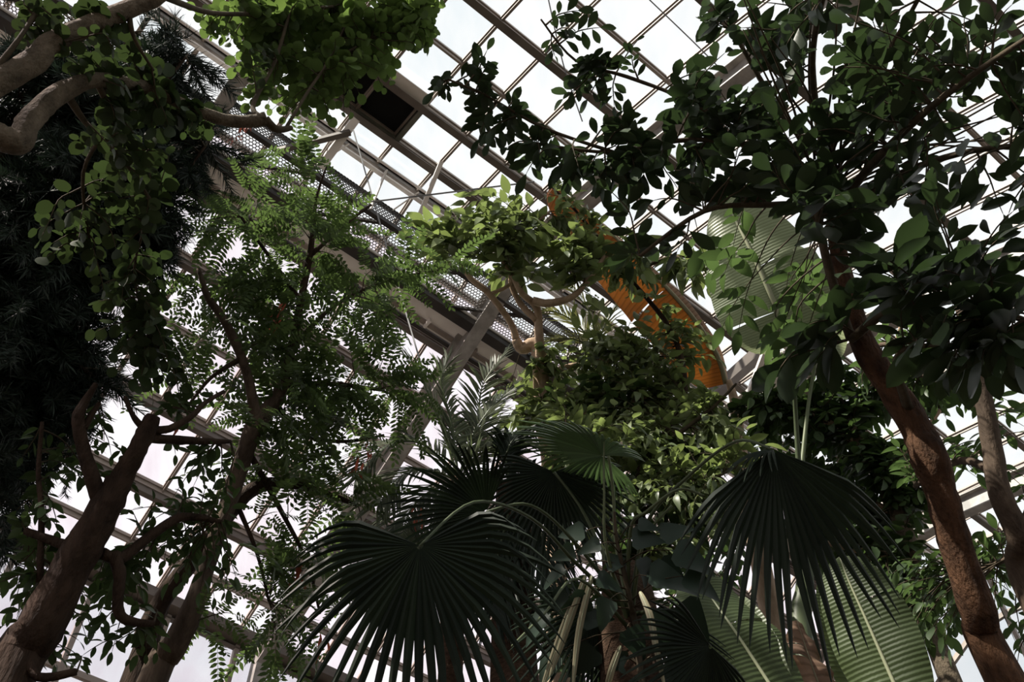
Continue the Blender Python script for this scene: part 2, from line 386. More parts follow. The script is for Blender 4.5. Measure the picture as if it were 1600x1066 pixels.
# ridge: curb, rails and fascia running beside the catwalk
def am(alpha, z): return z / math.tan(math.radians(alpha))
def along(mb, alpha, z, w, h): m = am(alpha, z); mb.bar(B(U0, m, z), B(U1, m, z), w, h)
mb = MB(B(0, 6.2, 13)); along(mb, 64.2, 12.9, 0.05, 0.07); mb2 = MB(B(0, 6.2, 13)); along(mb2, 63.95, 12.80, 0.06, 0.04); along(mb2, 64.55, 12.84, 0.03, 0.03)
rg = empty('ridge', B(0, 6.2, 13)); tag(rg, 'pale and brown ridge rails at the top of the glazing', kind='structure')
mb.build('ridge_rail', M['web'], rg); mb2.build('ridge_rail', M['pale'], rg)
for key, al, z, w, h, nm in (('white', 58.75, 12.02, 0.24, 0.02, 'fascia'), ('frame', 58.15, 12.0, 0.07, 0.06, 'fascia_rail'), ('pale', 57.95, 11.98, 0.025, 0.03, 'fascia_rail'), ('dark', 57.72, 11.96, 0.06, 0.05, 'fascia_rail')):
    q = MB(B(0, 6.2, 13)); along(q, al, z, w, h); q.build(nm, M[key], rg)
for k in range(24):      # brackets on the rails
    u = -5 + k * 0.86; m = am(58.2, 11.96); q = MB(B(u, m, 11.96)); q.bar(B(u, m - 0.08, 11.95), B(u, m + 0.08, 11.95), 0.04, 0.07); q.build('bracket', M['pale' if k % 2 else 'frame'], rg)

# catwalk with expanded-metal floor hung under the ridge
cw = empty('catwalk', B(0, 6.7, 11.9)); tag(cw, 'long steel catwalk with honeycomb mesh floor under the roof ridge', 'catwalk')
ZW = 12.08
m_lo, m_hi = am(60.05, ZW), am(61.75, ZW)
for al, z, w, h, key, nm in ((59.55, ZW - 0.06, 0.16, 0.20, 'dark', 'side_beam'), (60.0, ZW + 0.0, 0.02, 0.05, 'pale', 'edge_strip'), (61.8, ZW - 0.01, 0.07, 0.09, 'dark', 'side_beam')):
    q = MB(cw.location); along(q, al, z, w, h); q.build(nm, M[key], cw)
q = MB(cw.location); q.bar(B(0.5, am(62.55, ZW + 0.42), ZW + 0.42), B(U1, am(62.55, ZW + 0.42), ZW + 0.42), 0.05, 0.05); q.build('hand_rail', M['dark'], cw)
def honeycomb(p0, e1, e2, n1, n2, t, origin, h=0.008):
    """expanded metal: brick-laid hexagon cells made of flat bars"""
    mb = MB(origin); nr = e1.cross(e2).normalized()
    for i in range(n1):
        for j in range(n2):
            o = p0 + e1 * (i + (0.5 if j % 2 else 0)) + e2 * j
            a = o + e2 * 0.33; b_ = o - e2 * 0.33
            mb.bar(b_, a, t, h, nr)
            mb.bar(a, o + e1 * 0.5 + e2 * 0.67, t, h, nr); mb.bar(a, o - e1 * 0.5 + e2 * 0.67, t, h, nr)
    return mb
bays = [(-4.1, 0.33), (0.53, 4.95), (5.15, 9.62)]
for a, b_ in bays:
    n1 = int((b_ - a) / 0.05); n2 = int(abs(m_lo - m_hi) / 0.045)
    q = honeycomb(B(a, m_lo - 0.02, ZW), D_U * 0.05, N_IN * 0.045, n1, n2, 0.011, cw.location)
    tag(q.build('mesh_floor', M['mesh'], cw), kind='stuff')
    if a < 0: continue
    q = honeycomb(B(a, am(61.85, ZW), ZW + 0.05), D_U * 0.05, UP * 0.05, n1, 8, 0.014, cw.location)
    tag(q.build('mesh_guard', M['dark'], cw), kind='stuff')
for u in (-2.6, -1.0, 0.9, 2.1, 3.4, 4.6, 6.0, 7.4):
    q = MB(cw.location); q.bar(B(u, m_lo + 0.05, ZW - 0.03), B(u + 0.9, m_hi, ZW - 0.03), 0.04, 0.05); q.build('brace', M['dark'], cw)
for u in (-1.9, 1.55, 2.75, 4.3, 6.6):
    q = MB(cw.location); q.bar(B(u, m_hi - 0.05, ZW - 0.02), B(u, 6.2, 12.85), 0.09, 0.02, D_U); q.build('hanger', M['pale'], cw)
    q = MB(cw.location); q.tube([B(u + 0.35, m_hi - 0.02, ZW + 0.4), B(u + 0.55, 6.15, 12.8)], [0.012, 0.012], 6, 1); q.build('hanger_rod', M['pale'], cw)

# open roof vent
ZV = D_U.cross((B(0, *right[2]) - B(0, *right[1])).normalized()); ZV = ZV if ZV.z > 0 else -ZV
ua, ub = us[vj - 1], us[vj + 1]
v4 = [B(ua, *right[1]), B(ub, *right[1]), B(ub, *right[2]), B(ua, *right[2])]
vr = empty('roof_vent', sum(v4, Vector()) / 4); tag(vr, 'dark open roof vent with grey-green frame among clear panes', 'vent')
for a, b_ in zip(v4, v4[1:] + v4[:1]):
    q = MB(vr.location); q.bar(a - ZV * 0.04, b_ - ZV * 0.04, 0.07, 0.14, ZV); q.build('frame', M['vent'], vr)
i4 = [p.lerp(vr.location, 0.09) for p in v4]
for a, b_ in zip(i4, i4[1:] + i4[:1]):
    q = MB(vr.location); q.bar(a - ZV * 0.02, b_ - ZV * 0.02, 0.03, 0.05, ZV); q.build('inner_frame', M['frame'], vr)
cen, vs, fs = quad_pane([p + ZV * 0.02 for p in v4], None, 0.03); link('panel', mesh_from('panel', vs, fs, M['black']), vr, cen - vr.location)  # black sheet across the opening stands for its dark inside
q = MB(vr.location); q.bar(B(ua, right[2][0] - 0.10, right[2][1] - 0.16), B(ub, right[2][0] - 0.10, right[2][1] - 0.16), 0.2, 0.02); q.build('sash', M['pale'], vr)

# cross ties, struts and the riveted lattice post near the banana leaves
def strut(name, pa, pb, w, h, mat, label, cat='strut', group=None):
    q = MB(pa); q.bar(pa, pb, w, h); o = q.build(name, mat); tag(o, label, cat, group); return o
ta_, tb_ = P(1131, 601, 13.0), P(1202, 538, 12.0)
strut('tie_beam', ta_ + (ta_ - tb_) * 0.5, tb_ + (tb_ - ta_) * 0.9, 0.12, 0.16, M['web'], 'dark tie beam between dead orange leaf and banana leaf', 'beam')
strut('diagonal_strut', P(690, 252, 14.0), P(652, 345, 13.9), 0.06, 0.06, M['pale'], 'pale diagonal strut rising from the catwalk to the roof', 'strut')
strut('diagonal_strut', P(434, 236, 13.4), P(547, 207, 13.6), 0.07, 0.07, M['web'], 'dark slanting strut across the mesh beside the bright round leaves', 'strut')
strut('roof_post', P(556, 186, 13.7), P(500, 262, 13.6), 0.11, 0.08, M['pale'], 'short pale post at the end of the mesh catwalk', 'post')
lp = empty('lattice_post', P(1195, 640, 12.5)); tag(lp, 'riveted pale lattice post under the big banana leaf', 'post')
A0, A1 = P(1170, 660, 12.6), P(1222, 528, 11.6)
sd = (A1 - A0).normalized().cross(ray(1195, 600)).normalized()
for sgn in (-1, 1):
    q = MB(lp.location); q.bar(A0 + sd * 0.12 * sgn, A1 + sd * 0.12 * sgn, 0.06, 0.06); q.build('chord', M['pale'], lp)
for k in range(9):
    a = A0.lerp(A1, k / 9); b_ = A0.lerp(A1, (k + 1) / 9); s_ = 1 if k % 2 else -1
    q = MB(lp.location); q.bar(a + sd * 0.12 * s_, b_ - sd * 0.12 * s_, 0.025, 0.02); q.build('lacing_bar', M['pale'], lp)
def wire(pts, r, label):
    q = MB(pts[0]); q.tube(pts, [r] * len(pts), 5, 4); return tag(q.build('wire', M['wire']), label, 'wire')
wire([P(380, 338, 11), P(600, 313, 11), P(835, 284, 11)], 0.010, 'thin level wire stretched in front of the catwalk')
wire([P(552, 203, 13), P(602, 378, 11.5), P(658, 570, 10)], 0.009, 'thin wire slanting down from the catwalk post past the rib')
wire([P(856, -5, 9.5), P(880, 100, 9.3), P(910, 190, 9.2)], 0.006, 'thin dark wire hanging across the clear panes at top')
wire([P(1010, -5, 9), P(1080, 62, 8.8), P(1130, 112, 8.5)], 0.006, 'thin dark cord near the top beside the glossy leaves')

# ---------------------------------------------------------------- foliage machinery
def strip_leaf(name, mat, L, W, prof, fold=0.15, bend=0.15, n=5, wave=0.0, stalk=0.0):
    vs, fs = [], []
    for i in range(n + 1):
        t = i / n; w = W * prof(t) / 2; y = stalk + t * L; z = -bend * L * t * t
        r = wave * L * math.sin(7 * t)
        vs += [(-w, y, z + fold * w + r), (0, y, z), (w, y, z + fold * w - r)]
    for i in range(n):
        a = i * 3
        fs += [(a, a + 1, a + 4, a + 3), (a + 1, a + 2, a + 5, a + 4)]
    if stalk:
        b = len(vs); w = W * 0.035
        vs += [(-w, 0, 0), (w, 0, 0), (w, stalk, 0), (-w, stalk, 0)]; fs.append((b, b + 1, b + 2, b + 3))
    return np.array(vs), fs
def p_ell(t): return max(0.02, math.sin(math.pi * min(1, t ** 0.9)) ** 0.75)
def p_obov(t): return max(0.02, math.sin(math.pi * t ** 1.25) ** 0.7)
def p_round(t): return max(0.05, math.sqrt(max(0, 1 - (2 * t - 1) ** 2)))
def p_lance(t): return max(0.02, math.sin(math.pi * t ** 0.75) ** 0.9)
def p_heart(t): return max(0.02, (1 - t) ** 0.75 * 1.08 * min(1, (t + 0.12) * 5))
def pinnate_mesh(L, npair, ll, lw, droop=0.3, seed=0):
    rg_ = random.Random(seed); vs, fs = [], []
    def zc(y): return -droop * L * (y / L) ** 2
    for i in range(5):
        y = L * i / 4; vs += [(-0.003, y, zc(y)), (0.003, y, zc(y))]
    for i in range(4): fs.append((2 * i, 2 * i + 1, 2 * i + 3, 2 * i + 2))
    for i in range(npair * 2 + 1):
        t = 0.16 + 0.84 * (i // 2) / (npair - 0.5); t = min(t, 1)
        y = L * t; s = -1 if i % 2 else 1
        ang = math.radians(rg_.uniform(52, 72)) if i < npair * 2 else 0
        dx, dy = s * math.sin(ang), math.cos(ang); k = ll * (1 - 0.35 * abs(2 * t - 0.9)) * rg_.uniform(0.85, 1.1)
        dz = rg_.uniform(-0.45, 0.05); b = len(vs); px, py = -dy, dx
        for (a, w) in ((0, 0.0), (0.3, 0.5), (0.65, 0.45), (1.0, 0.0)):
            if w == 0: vs.append((dx * k * a, y + dy * k * a, zc(y) + dz * k * a))
            else:
                vs.append((dx * k * a + px * lw * w, y + dy * k * a + py * lw * w, zc(y) + dz * k * a))
                vs.append((dx * k * a - px * lw * w, y + dy * k * a - py * lw * w, zc(y) + dz * k * a))
        fs += [(b, b + 2, b + 1), (b + 1, b + 2, b + 4, b + 3), (b + 3, b + 4, b + 5)]
    return np.array(vs), fs
def needle_mesh(L, n, ll, seed=0, w=0.0032):
    rg_ = random.Random(seed); vs, fs = [], []
    for i in range(4):
        y = L * i / 3
        for k in range(3):
            a = 2 * math.pi * k / 3; vs.append((0.006 * math.cos(a), y, 0.006 * math.sin(a) - 0.15 * y * y / L))
    for i in range(3):
        for k in range(3): fs.append((i * 3 + k, i * 3 + (k + 1) % 3, i * 3 + 3 + (k + 1) % 3, i * 3 + 3 + k))
    for i in range(n):
        y = L * (0.05 + 0.95 * i / n); a = rg_.uniform(0, 2 * math.pi); fw = rg_.uniform(0.45, 0.9)
        d = Vector((math.cos(a) * (1 - fw * 0.5), fw, math.sin(a) * (1 - fw * 0.5))).normalized() * ll * rg_.uniform(0.7, 1.15)
        o = Vector((0, y, -0.15 * y * y / L)); s = d.cross(Vector((rg_.uniform(-1, 1), 0.3, rg_.uniform(-1, 1)))).normalized() * w
        b = len(vs); vs += [tuple(o - s), tuple(o + s), tuple(o + d * 0.6 + s * 0.7 - Vector((0, 0, ll * .03))), tuple(o + d - Vector((0, 0, ll * 0.15)))]
        fs += [(b, b + 1, b + 2), (b, b + 2, b + 3)]
    return np.array(vs), fs
SPECIES = {}
def species(key, mat, variants, name='leaf'):
    SPECIES[key] = dict(mat=mat, var=variants, name=name, mesh=[mesh_from(name, v, f, mat, True) for v, f in variants],
                        half=max(float(np.abs(v[:, 1]).max()) for v, f in variants), wid=max(float(np.abs(v[:, 0]).max()) for v, f in variants))
species('broad', M['broad'], [strip_leaf('leaf', None, 1, w, p_obov, f, b, 6, wv, 0.06) for w, f, b, wv in ((0.46, 0.25, 0.12, 0.01), (0.38, 0.4, 0.25, 0.02), (0.48, 0.15, 0.05, 0.015), (0.42, 0.3, -0.1, 0.02))])
species('broad_pale', M['broad_pale'], [strip_leaf('leaf', None, 1, w, p_ell, f, b, 6, wv, 0.08) for w, f, b, wv in ((0.42, 0.25, 0.2, 0.01), (0.38, 0.4, 0.35, 0.02), (0.46, 0.15, 0.1, 0.015))])
species('round', M['round'], [strip_leaf('leaf', None, 1, w, p_round, f, b, 6, 0.01, 0.12) for w, f, b in ((0.9, 0.1, 0.1), (0.82, 0.25, 0.2), (0.95, 0.05, -0.05))])
species('round_dark', M['round_dark'], [strip_leaf('leaf', None, 1, w, p_round, f, b, 6, 0.01, 0.12) for w, f, b in ((0.85, 0.1, 0.1), (0.75, 0.25, 0.2), (0.9, 0.05, -0.05))])
species('pinnate', M['pinnate'], [pinnate_mesh(1, n, 0.175, 0.06, d, s) for n, d, s in ((10, 0.2, 1), (12, 0.4, 2), (9, 0.05, 3), (11, 0.3, 4))])
species('needle', M['needle'], [needle_mesh(1, 110, 0.30, s, 0.0085) for s in (1, 2, 3)], 'branchlet')
species('ellip', M['ellip'], [strip_leaf('leaf', None, 1, w, p_ell, f, b, 5, 0.01, 0.08) for w, f, b in ((0.45, 0.2, 0.15), (0.4, 0.4, 0.3), (0.5, 0.1, 0.05))])
species('vine', M['vine'], [strip_leaf('leaf', None, 1, w, p_lance, f, b, 5, 0.02, 0.15) for w, f, b in ((0.40, 0.3, 0.35), (0.34, 0.25, 0.5), (0.44, 0.1, 0.15))])
species('heart', M['heart'], [strip_leaf('leaf', None, 1, w, p_heart, f, b, 7, 0.012, 0.05) for w, f, b in ((0.85, 0.2, 0.25), (0.78, 0.35, 0.35))])
species('red', M['red'], [strip_leaf('tassel', None, 1, w, p_ell, 0.3, b, 4, 0.05) for w, b in ((0.12, 0.1), (0.16, 0.3))], 'seed_tassel')

PLANTS = []
class Plant:
    def __init__(s, name, base, label, cat, group=None):
        s.root = empty(name, base); tag(s.root, label, cat, group)
        s.dens = 1.0; s.big = 1.0; s.leaves = []; s.twigs = MB(s.root.location); s.nodes = []
        PLANTS.append(s)
    def limb(s, pts, name, mat, wob=0.08, n=10, sub=5):
        """pts: (x, y, D, radius in px) or (Vector, radius in m)"""
        q, r = [], []
        for p in pts:
            if len(p) == 4: q.append(P(*p[:3])); r.append(p[3] * px_m(*p[:3]))
            else: q.append(Vector(p[0])); r.append(p[1])
        mb = MB(s.root.location); path = mb.tube(q, r, n, sub, wob); s.nodes += path
        return mb.build(name, mat, s.root, True)
    def leaf(s, key, pos, d, nrm, size):
        d = d.normalized(); z = nrm - d * nrm.dot(d)
        z = z.normalized() if z.length > 1e-4 else d.orthogonal().normalized()
        x = d.cross(z)
        s.leaves.append((key, random.randrange(len(SPECIES[key]['var'])), Vector(pos), x, d, z, size))
    def twig(s, key, tgt, size, nl, tw_r=0.004, span=0.5, droop=0.25, tilt=0.45, start=None, sag=0.1, spread=0.9):
        if start is None:
            best = sorted(((n - tgt).length + RND() * 0.25, i) for i, n in enumerate(s.nodes))[0][1]; start = s.nodes[best]
        ln = (tgt - start).length
        mid = start.lerp(tgt, 0.5) + UP * (sag * ln) + Vector((uni(-.1, .1), uni(-.1, .1), uni(-.05, .1))) * ln
        pts = [start, start.lerp(mid, 0.5) + UP * 0.03 * ln, mid, mid.lerp(tgt, 0.6) + UP * 0.04 * ln, tgt]
        path = s.twigs.tube(pts, [tw_r * 1.8, tw_r * 1.5, tw_r * 1.2, tw_r * 0.9, tw_r * 0.5], 4, 3)
        cum = [0.0]
        for a, b_ in zip(path, path[1:]): cum.append(cum[-1] + (b_ - a).length)
        tot = cum[-1]; sp = min(span, tot * 0.9)
        for i in range(nl):
            t = tot - sp * (1 - (i + 0.5) / nl) if i < nl - 1 else tot
            k = max(j for j in range(len(cum)) if cum[j] <= t + 1e-9); k = min(k, len(path) - 2)
            f = (t - cum[k]) / max(1e-6, cum[k + 1] - cum[k]); pos = path[k].lerp(path[k + 1], min(f, 1))
            dr = (path[k + 1] - path[k]).normalized()
            side = dr.cross(UP); side = side.normalized() if side.length > 0.05 else Vector((1, 0, 0))
            sg = 1 if i % 2 else -1
            d = dr * uni(0.3, 0.9) + side * sg * spread * uni(0.6, 1.2) - UP * (droop * uni(0.2, 1.6)) + Vector((uni(-.3, .3), uni(-.3, .3), uni(-.3, .3)))
            if i == nl - 1: d = dr - UP * droop
            nrm = UP + Vector((uni(-1, 1), uni(-1, 1), uni(-.6, .6))) * tilt
            s.leaf(key, pos, d, nrm, size * uni(0.6, 1.25))
    def blob(s, key, cx, cy, rx, ry, D0, D1, nt, nl, px, rot=0.0, **kw):
        """nt twigs ending inside an ellipsoid seen at cx, cy; px = leaf length in pixels"""
        ca, sa = math.cos(math.radians(rot)), math.sin(math.radians(rot))
        nt = max(1, int(nt * s.dens + RND()))
        for _ in range(nt):
            while True:
                a, b_, c_ = uni(-1, 1), uni(-1, 1), uni(-1, 1)
                if a * a + b_ * b_ + c_ * c_ <= 1: break
            D = (D0 + D1) / 2 + c_ * (D1 - D0) / 2
            x = cx + ca * a * rx - sa * b_ * ry; y = cy + sa * a * rx + ca * b_ * ry
            t = P(x, y, D)
            if t.z < 0.15: continue
            s.twig(key, t, s.big * px * px_m(cx, cy, (D0 + D1) / 2), nl, **kw)

def flush_leaves():
    """split each plant's leaves: those that show largest become parts, the rest one stuff part"""
    S = 4; W_, H_ = 1600 // S, 1066 // S
    pts, own, dep = [], [], []
    allv = []
    for pi, pl in enumerate(PLANTS):
        for li, (key, v, pos, x, d, z, size) in enumerate(pl.leaves): allv.append((pi, li))
    gid = 0
    P_, O_, Z_ = [], [], []
    for pi, pl in enumerate(PLANTS):
        for li, (key, v, pos, x, d, z, size) in enumerate(pl.leaves):
            sp = SPECIES[key]; hw = sp['wid'] * size
            for t in (0.15, 0.35, 0.55, 0.75, 0.95):
                for s_ in (-0.6, 0, 0.6):
                    P_.append(pos + d * (t * size) + x * (s_ * hw)); O_.append(gid)
            gid += 1
    A = np.array([(p.x, p.y, p.z) for p in P_]) - np.array(CAM); O_ = np.array(O_)
    zf = A @ np.array(FWD); ok = zf > 0.3
    px = 800 + F_PX * (A @ np.array(RIGHT)) / np.maximum(zf, .1); py = 533 + F_PX * (A @ np.array(DOWN)) / np.maximum(zf, .1)
    ix = (px / S).astype(int); iy = (py / S).astype(int); ok &= (ix >= 0) & (ix < W_) & (iy >= 0) & (iy < H_)
    idx = np.where(ok)[0]; cell = iy[idx] * W_ + ix[idx]; order = np.argsort(-zf[idx], kind='stable')
    owner = np.full(W_ * H_, -1); owner[cell[order]] = O_[idx][order]
    zb = np.full(W_ * H_, 1e9); zb[cell[order]] = zf[idx][order]
    vis = np.zeros(gid); np.add.at(vis, O_[idx], (zf[idx] <= zb[cell] + 0.02).astype(float))
    gid = 0
    for pl in PLANTS:
        n = len(pl.leaves)
        if pl.twigs.v: tag(pl.twigs.build('twigs', M['twig'], pl.root, True), kind='stuff')
        if not n: continue
        score = np.array([vis[gid + i] * 1.0 * pl.leaves[i][6] / max(0.5, (pl.leaves[i][2] - CAM).length) for i in range(n)])
        best = set(i for i in np.argsort(-score)[:LIM] if score[i] > 0)
        gid += n
        acc = {}
        for i, (key, v, pos, x, d, z, size) in enumerate(pl.leaves):
            sp = SPECIES[key]
            if i in best:
                o = bpy.data.objects.new(sp['name'], sp['mesh'][v]); COL.objects.link(o); o.parent = pl.root
                m = Matrix(((x.x, d.x, z.x), (x.y, d.y, z.y), (x.z, d.z, z.z))) * size
                m = m.to_4x4(); m.translation = pos - pl.root.location; o.matrix_basis = m
            else: acc.setdefault((key, v), []).append(i)
        bykey = {}
        for (key, v), ids in acc.items():
            bv, bf = SPECIES[key]['var'][v]
            R_ = np.array([[[*pl.leaves[i][3]], [*pl.leaves[i][4]], [*pl.leaves[i][5]]] for i in ids]) * np.array([pl.leaves[i][6] for i in ids])[:, None, None]
            T_ = np.array([[*(pl.leaves[i][2] - pl.root.location)] for i in ids])
            vv = np.einsum('vk,nkj->nvj', bv, R_) + T_[:, None, :]
            bykey.setdefault(key, []).append((vv, bf))
        for key, lst in bykey.items():
            loops, starts, totals, V, off = [], [], [], [], 0
            for vv, bf in lst:
                nL, nv = vv.shape[0], vv.shape[1]; flat_ = np.array([i for f in bf for i in f]); tt = np.array([len(f) for f in bf])
                loops.append((flat_[None, :] + (np.arange(nL) * nv)[:, None] + off).ravel()); totals.append(np.tile(tt, nL)); V.append(vv.reshape(-1, 3)); off += nL * nv
            V = np.concatenate(V); loops = np.concatenate(loops); totals = np.concatenate(totals); starts = np.concatenate(([0], np.cumsum(totals)[:-1]))
            me = bpy.data.meshes.new('foliage'); me.vertices.add(len(V)); me.vertices.foreach_set('co', V.astype(np.float32).ravel())
            me.loops.add(len(loops)); me.loops.foreach_set('vertex_index', loops.astype(np.int32))
            me.polygons.add(len(totals)); me.polygons.foreach_set('loop_start', starts.astype(np.int32)); me.polygons.foreach_set('loop_total', totals.astype(np.int32))
            me.polygons.foreach_set('use_smooth', np.ones(len(totals), dtype=bool))
            me.materials.append(SPECIES[key]['mat']); me.update(calc_edges=True); me.validate()
            tag(link('foliage', me, pl.root, Vector((0, 0, 0))), kind='stuff')
LIM = 290

# ---------------------------------------------------------------- trees and climbers
def ground_below(x, y, D, out=0.0):
    p = P(x, y, D); q = p.copy(); q.z = 0.0
    h = Vector((p.x, p.y, 0)); return q + h.normalized() * out

# 1 red-barked broadleaf tree on the right
b = ground_below(1575, 1066, 4.6) + Vector((0.25, -0.1, 0))
t1 = Plant('broadleaf_tree', b, 'tall red-barked tree with glossy dark oval leaves filling the upper right', 'tree', )
t1.dens = 0.6; t1.big = 1.22
pb = P(1575, 1066, 4.6)
t1.limb([(b, 0.17), (b.lerp(pb, 0.5) + Vector((0.05, 0, 0)), 0.13), (1572, 1066, 4.6, 29), (1530, 960, 4.65, 27), (1490, 840, 4.7, 25), (1470, 770, 4.75, 24), (1452, 715, 4.8, 29), (1435, 675, 4.9, 25), (1395, 610, 5.0, 22), (1352, 545, 5.15, 20), (1328, 475, 5.3, 17), (1312, 405, 5.5, 14), (1303, 330, 5.7, 12), (1292, 240, 5.9, 9)], 'trunk', M['red_bark'], 0.12, 14)
for pts in ([(1330, 530, 5.1, 8), (1310, 470, 5.1, 8), (1290, 400, 5.1, 7), (1275, 330, 5.1, 5)],
            [(1303, 330, 5.7, 8), (1360, 260, 5.4, 7), (1440, 180, 5.0, 6), (1530, 110, 4.7, 5), (1620, 50, 4.4, 4)],
            [(1303, 340, 5.7, 7), (1390, 280, 5.5, 6), (1500, 240, 5.2, 5), (1620, 225, 5.0, 4)],
            [(1292, 250, 5.9, 8), (1275, 170, 5.9, 6), (1270, 80, 5.8, 5), (1290, -20, 5.7, 4)],
            [(1292, 250, 5.9, 7), (1230, 190, 6.0, 5), (1180, 110, 6.1, 4), (1130, 20, 6.2, 3)],
            [(1298, 300, 5.8, 7), (1200, 235, 5.8, 5), (1080, 218, 5.8, 4), (960, 238, 5.8, 3), (840, 225, 5.8, 2)],
            [(1200, 235, 5.8, 4), (1080, 160, 5.9, 3), (980, 120, 6.0, 3), (900, 95, 6.0, 2), (845, 30, 6.0, 1.5)],
            [(960, 238, 5.8, 3), (850, 200, 5.8, 2.5), (760, 150, 5.8, 2), (690, 120, 5.8, 1.5)],
            [(1300, 320, 5.7, 7), (1200, 320, 5.6, 5), (1100, 330, 5.5, 4), (1000, 400, 5.4, 3)],
            [(1330, 530, 5.1, 8), (1400, 480, 4.9, 7), (1500, 470, 4.7, 6), (1600, 500, 4.5, 5)],
            [(1292, 240, 5.9, 7), (1340, 150, 5.7, 5), (1400, 60, 5.5, 4), (1450, -30, 5.4, 3)],
            [(1420, 640, 4.9, 9), (1400, 560, 4.8, 5), (1450, 540, 4.7, 4), (1530, 545, 4.6, 4)]):
    t1.limb(pts, 'branch', M['twig'], 0.05, 7)
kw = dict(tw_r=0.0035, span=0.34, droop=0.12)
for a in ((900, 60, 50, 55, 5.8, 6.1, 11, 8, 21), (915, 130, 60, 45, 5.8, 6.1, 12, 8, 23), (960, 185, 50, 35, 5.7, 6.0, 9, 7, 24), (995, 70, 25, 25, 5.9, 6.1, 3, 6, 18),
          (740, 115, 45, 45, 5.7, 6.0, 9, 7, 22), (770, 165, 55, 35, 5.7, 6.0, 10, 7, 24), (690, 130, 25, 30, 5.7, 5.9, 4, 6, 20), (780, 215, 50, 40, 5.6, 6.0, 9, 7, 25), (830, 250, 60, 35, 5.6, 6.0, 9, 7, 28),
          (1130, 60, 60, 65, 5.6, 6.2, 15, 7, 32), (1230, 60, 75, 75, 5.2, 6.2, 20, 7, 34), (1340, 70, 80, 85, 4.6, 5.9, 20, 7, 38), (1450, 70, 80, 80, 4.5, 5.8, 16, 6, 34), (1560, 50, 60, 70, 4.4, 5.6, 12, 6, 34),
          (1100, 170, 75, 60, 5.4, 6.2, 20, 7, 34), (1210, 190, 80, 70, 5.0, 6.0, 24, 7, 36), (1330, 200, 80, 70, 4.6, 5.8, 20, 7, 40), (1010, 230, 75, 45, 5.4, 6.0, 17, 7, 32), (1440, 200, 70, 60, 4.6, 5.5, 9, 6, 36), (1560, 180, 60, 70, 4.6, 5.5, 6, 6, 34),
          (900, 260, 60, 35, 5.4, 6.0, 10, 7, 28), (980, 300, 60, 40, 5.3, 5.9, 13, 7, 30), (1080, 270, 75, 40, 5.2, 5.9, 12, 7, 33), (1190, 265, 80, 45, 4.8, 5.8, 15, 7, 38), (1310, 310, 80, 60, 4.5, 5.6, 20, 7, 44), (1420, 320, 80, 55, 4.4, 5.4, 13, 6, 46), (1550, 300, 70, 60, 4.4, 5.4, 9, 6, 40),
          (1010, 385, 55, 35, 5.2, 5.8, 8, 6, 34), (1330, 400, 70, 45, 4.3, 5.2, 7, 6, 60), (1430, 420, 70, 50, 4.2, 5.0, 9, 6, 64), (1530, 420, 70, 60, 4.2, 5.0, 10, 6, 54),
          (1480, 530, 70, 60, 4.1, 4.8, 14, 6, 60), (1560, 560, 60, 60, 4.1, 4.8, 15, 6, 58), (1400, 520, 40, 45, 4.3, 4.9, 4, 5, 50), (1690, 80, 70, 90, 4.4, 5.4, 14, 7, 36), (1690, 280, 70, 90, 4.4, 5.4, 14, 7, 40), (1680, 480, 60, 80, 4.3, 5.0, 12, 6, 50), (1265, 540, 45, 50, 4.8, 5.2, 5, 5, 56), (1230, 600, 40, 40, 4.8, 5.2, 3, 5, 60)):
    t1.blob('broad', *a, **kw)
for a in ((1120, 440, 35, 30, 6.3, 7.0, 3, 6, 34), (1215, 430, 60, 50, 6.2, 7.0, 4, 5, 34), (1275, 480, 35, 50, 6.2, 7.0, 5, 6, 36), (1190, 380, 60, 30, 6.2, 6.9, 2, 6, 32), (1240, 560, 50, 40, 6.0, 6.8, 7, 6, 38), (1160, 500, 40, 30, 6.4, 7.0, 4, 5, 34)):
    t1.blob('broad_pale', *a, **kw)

for k in range(26):      # bare whippy shoots above the fork
    x0, y0 = uni(1265, 1320), uni(240, 320); x1, y1 = uni(1340, 1630), uni(-20, 260)
    if k % 4 == 0: x1, y1 = uni(1150, 1330), uni(-30, 60)
    Da, Db = uni(5.5, 5.9), uni(4.9, 5.7)
    t1.limb([(x0, y0, Da, 2.4), ((x0 + x1) / 2 + uni(-12, 12), (y0 + y1) / 2 + uni(-18, 6), (Da + Db) / 2, 1.9), (x1, y1, Db, 0.9)], 'shoot', M['twig'], 0.0, 5, 4)
# 2 grey-trunked tree at the right edge
b = ground_below(1625, 980, 6.0) + Vector((0.2, 0, 0)); pb = P(1622, 960, 6.0)
t2 = Plant('slender_tree', b, 'slender grey-brown trunk at the right edge with mid-green oval leaves', 'tree')
t2.dens = 0.95
t2.limb([(b, 0.10), (b.lerp(pb, 0.5), 0.085), (1622, 960, 6.0, 19), (1592, 840, 6.05, 18), (1562, 770, 6.1, 17), (1552, 710, 6.2, 16), (1540, 640, 6.3, 14), (1528, 585, 6.4, 12), (1505, 500, 6.6, 9), (1490, 420, 6.8, 6)], 'trunk', M['grey_bark'], 0.08, 12)
for pts in ([(1540, 640, 6.3, 8), (1480, 600, 6.6, 6), (1420, 580, 6.9, 4)], [(1555, 740, 6.2, 8), (1500, 720, 6.5, 6), (1430, 760, 6.9, 4)], [(1505, 500, 6.6, 6), (1440, 530, 6.9, 5), (1370, 540, 7.2, 4)], [(1592, 840, 6.05, 8), (1620, 760, 6.3, 5)], [(1600, 860, 6.05, 7), (1560, 880, 6.5, 4), (1500, 900, 7, 3)]):
    t2.limb(pts, 'branch', M['grey_bark'], 0.05, 7)
kw = dict(tw_r=0.003, span=0.35)
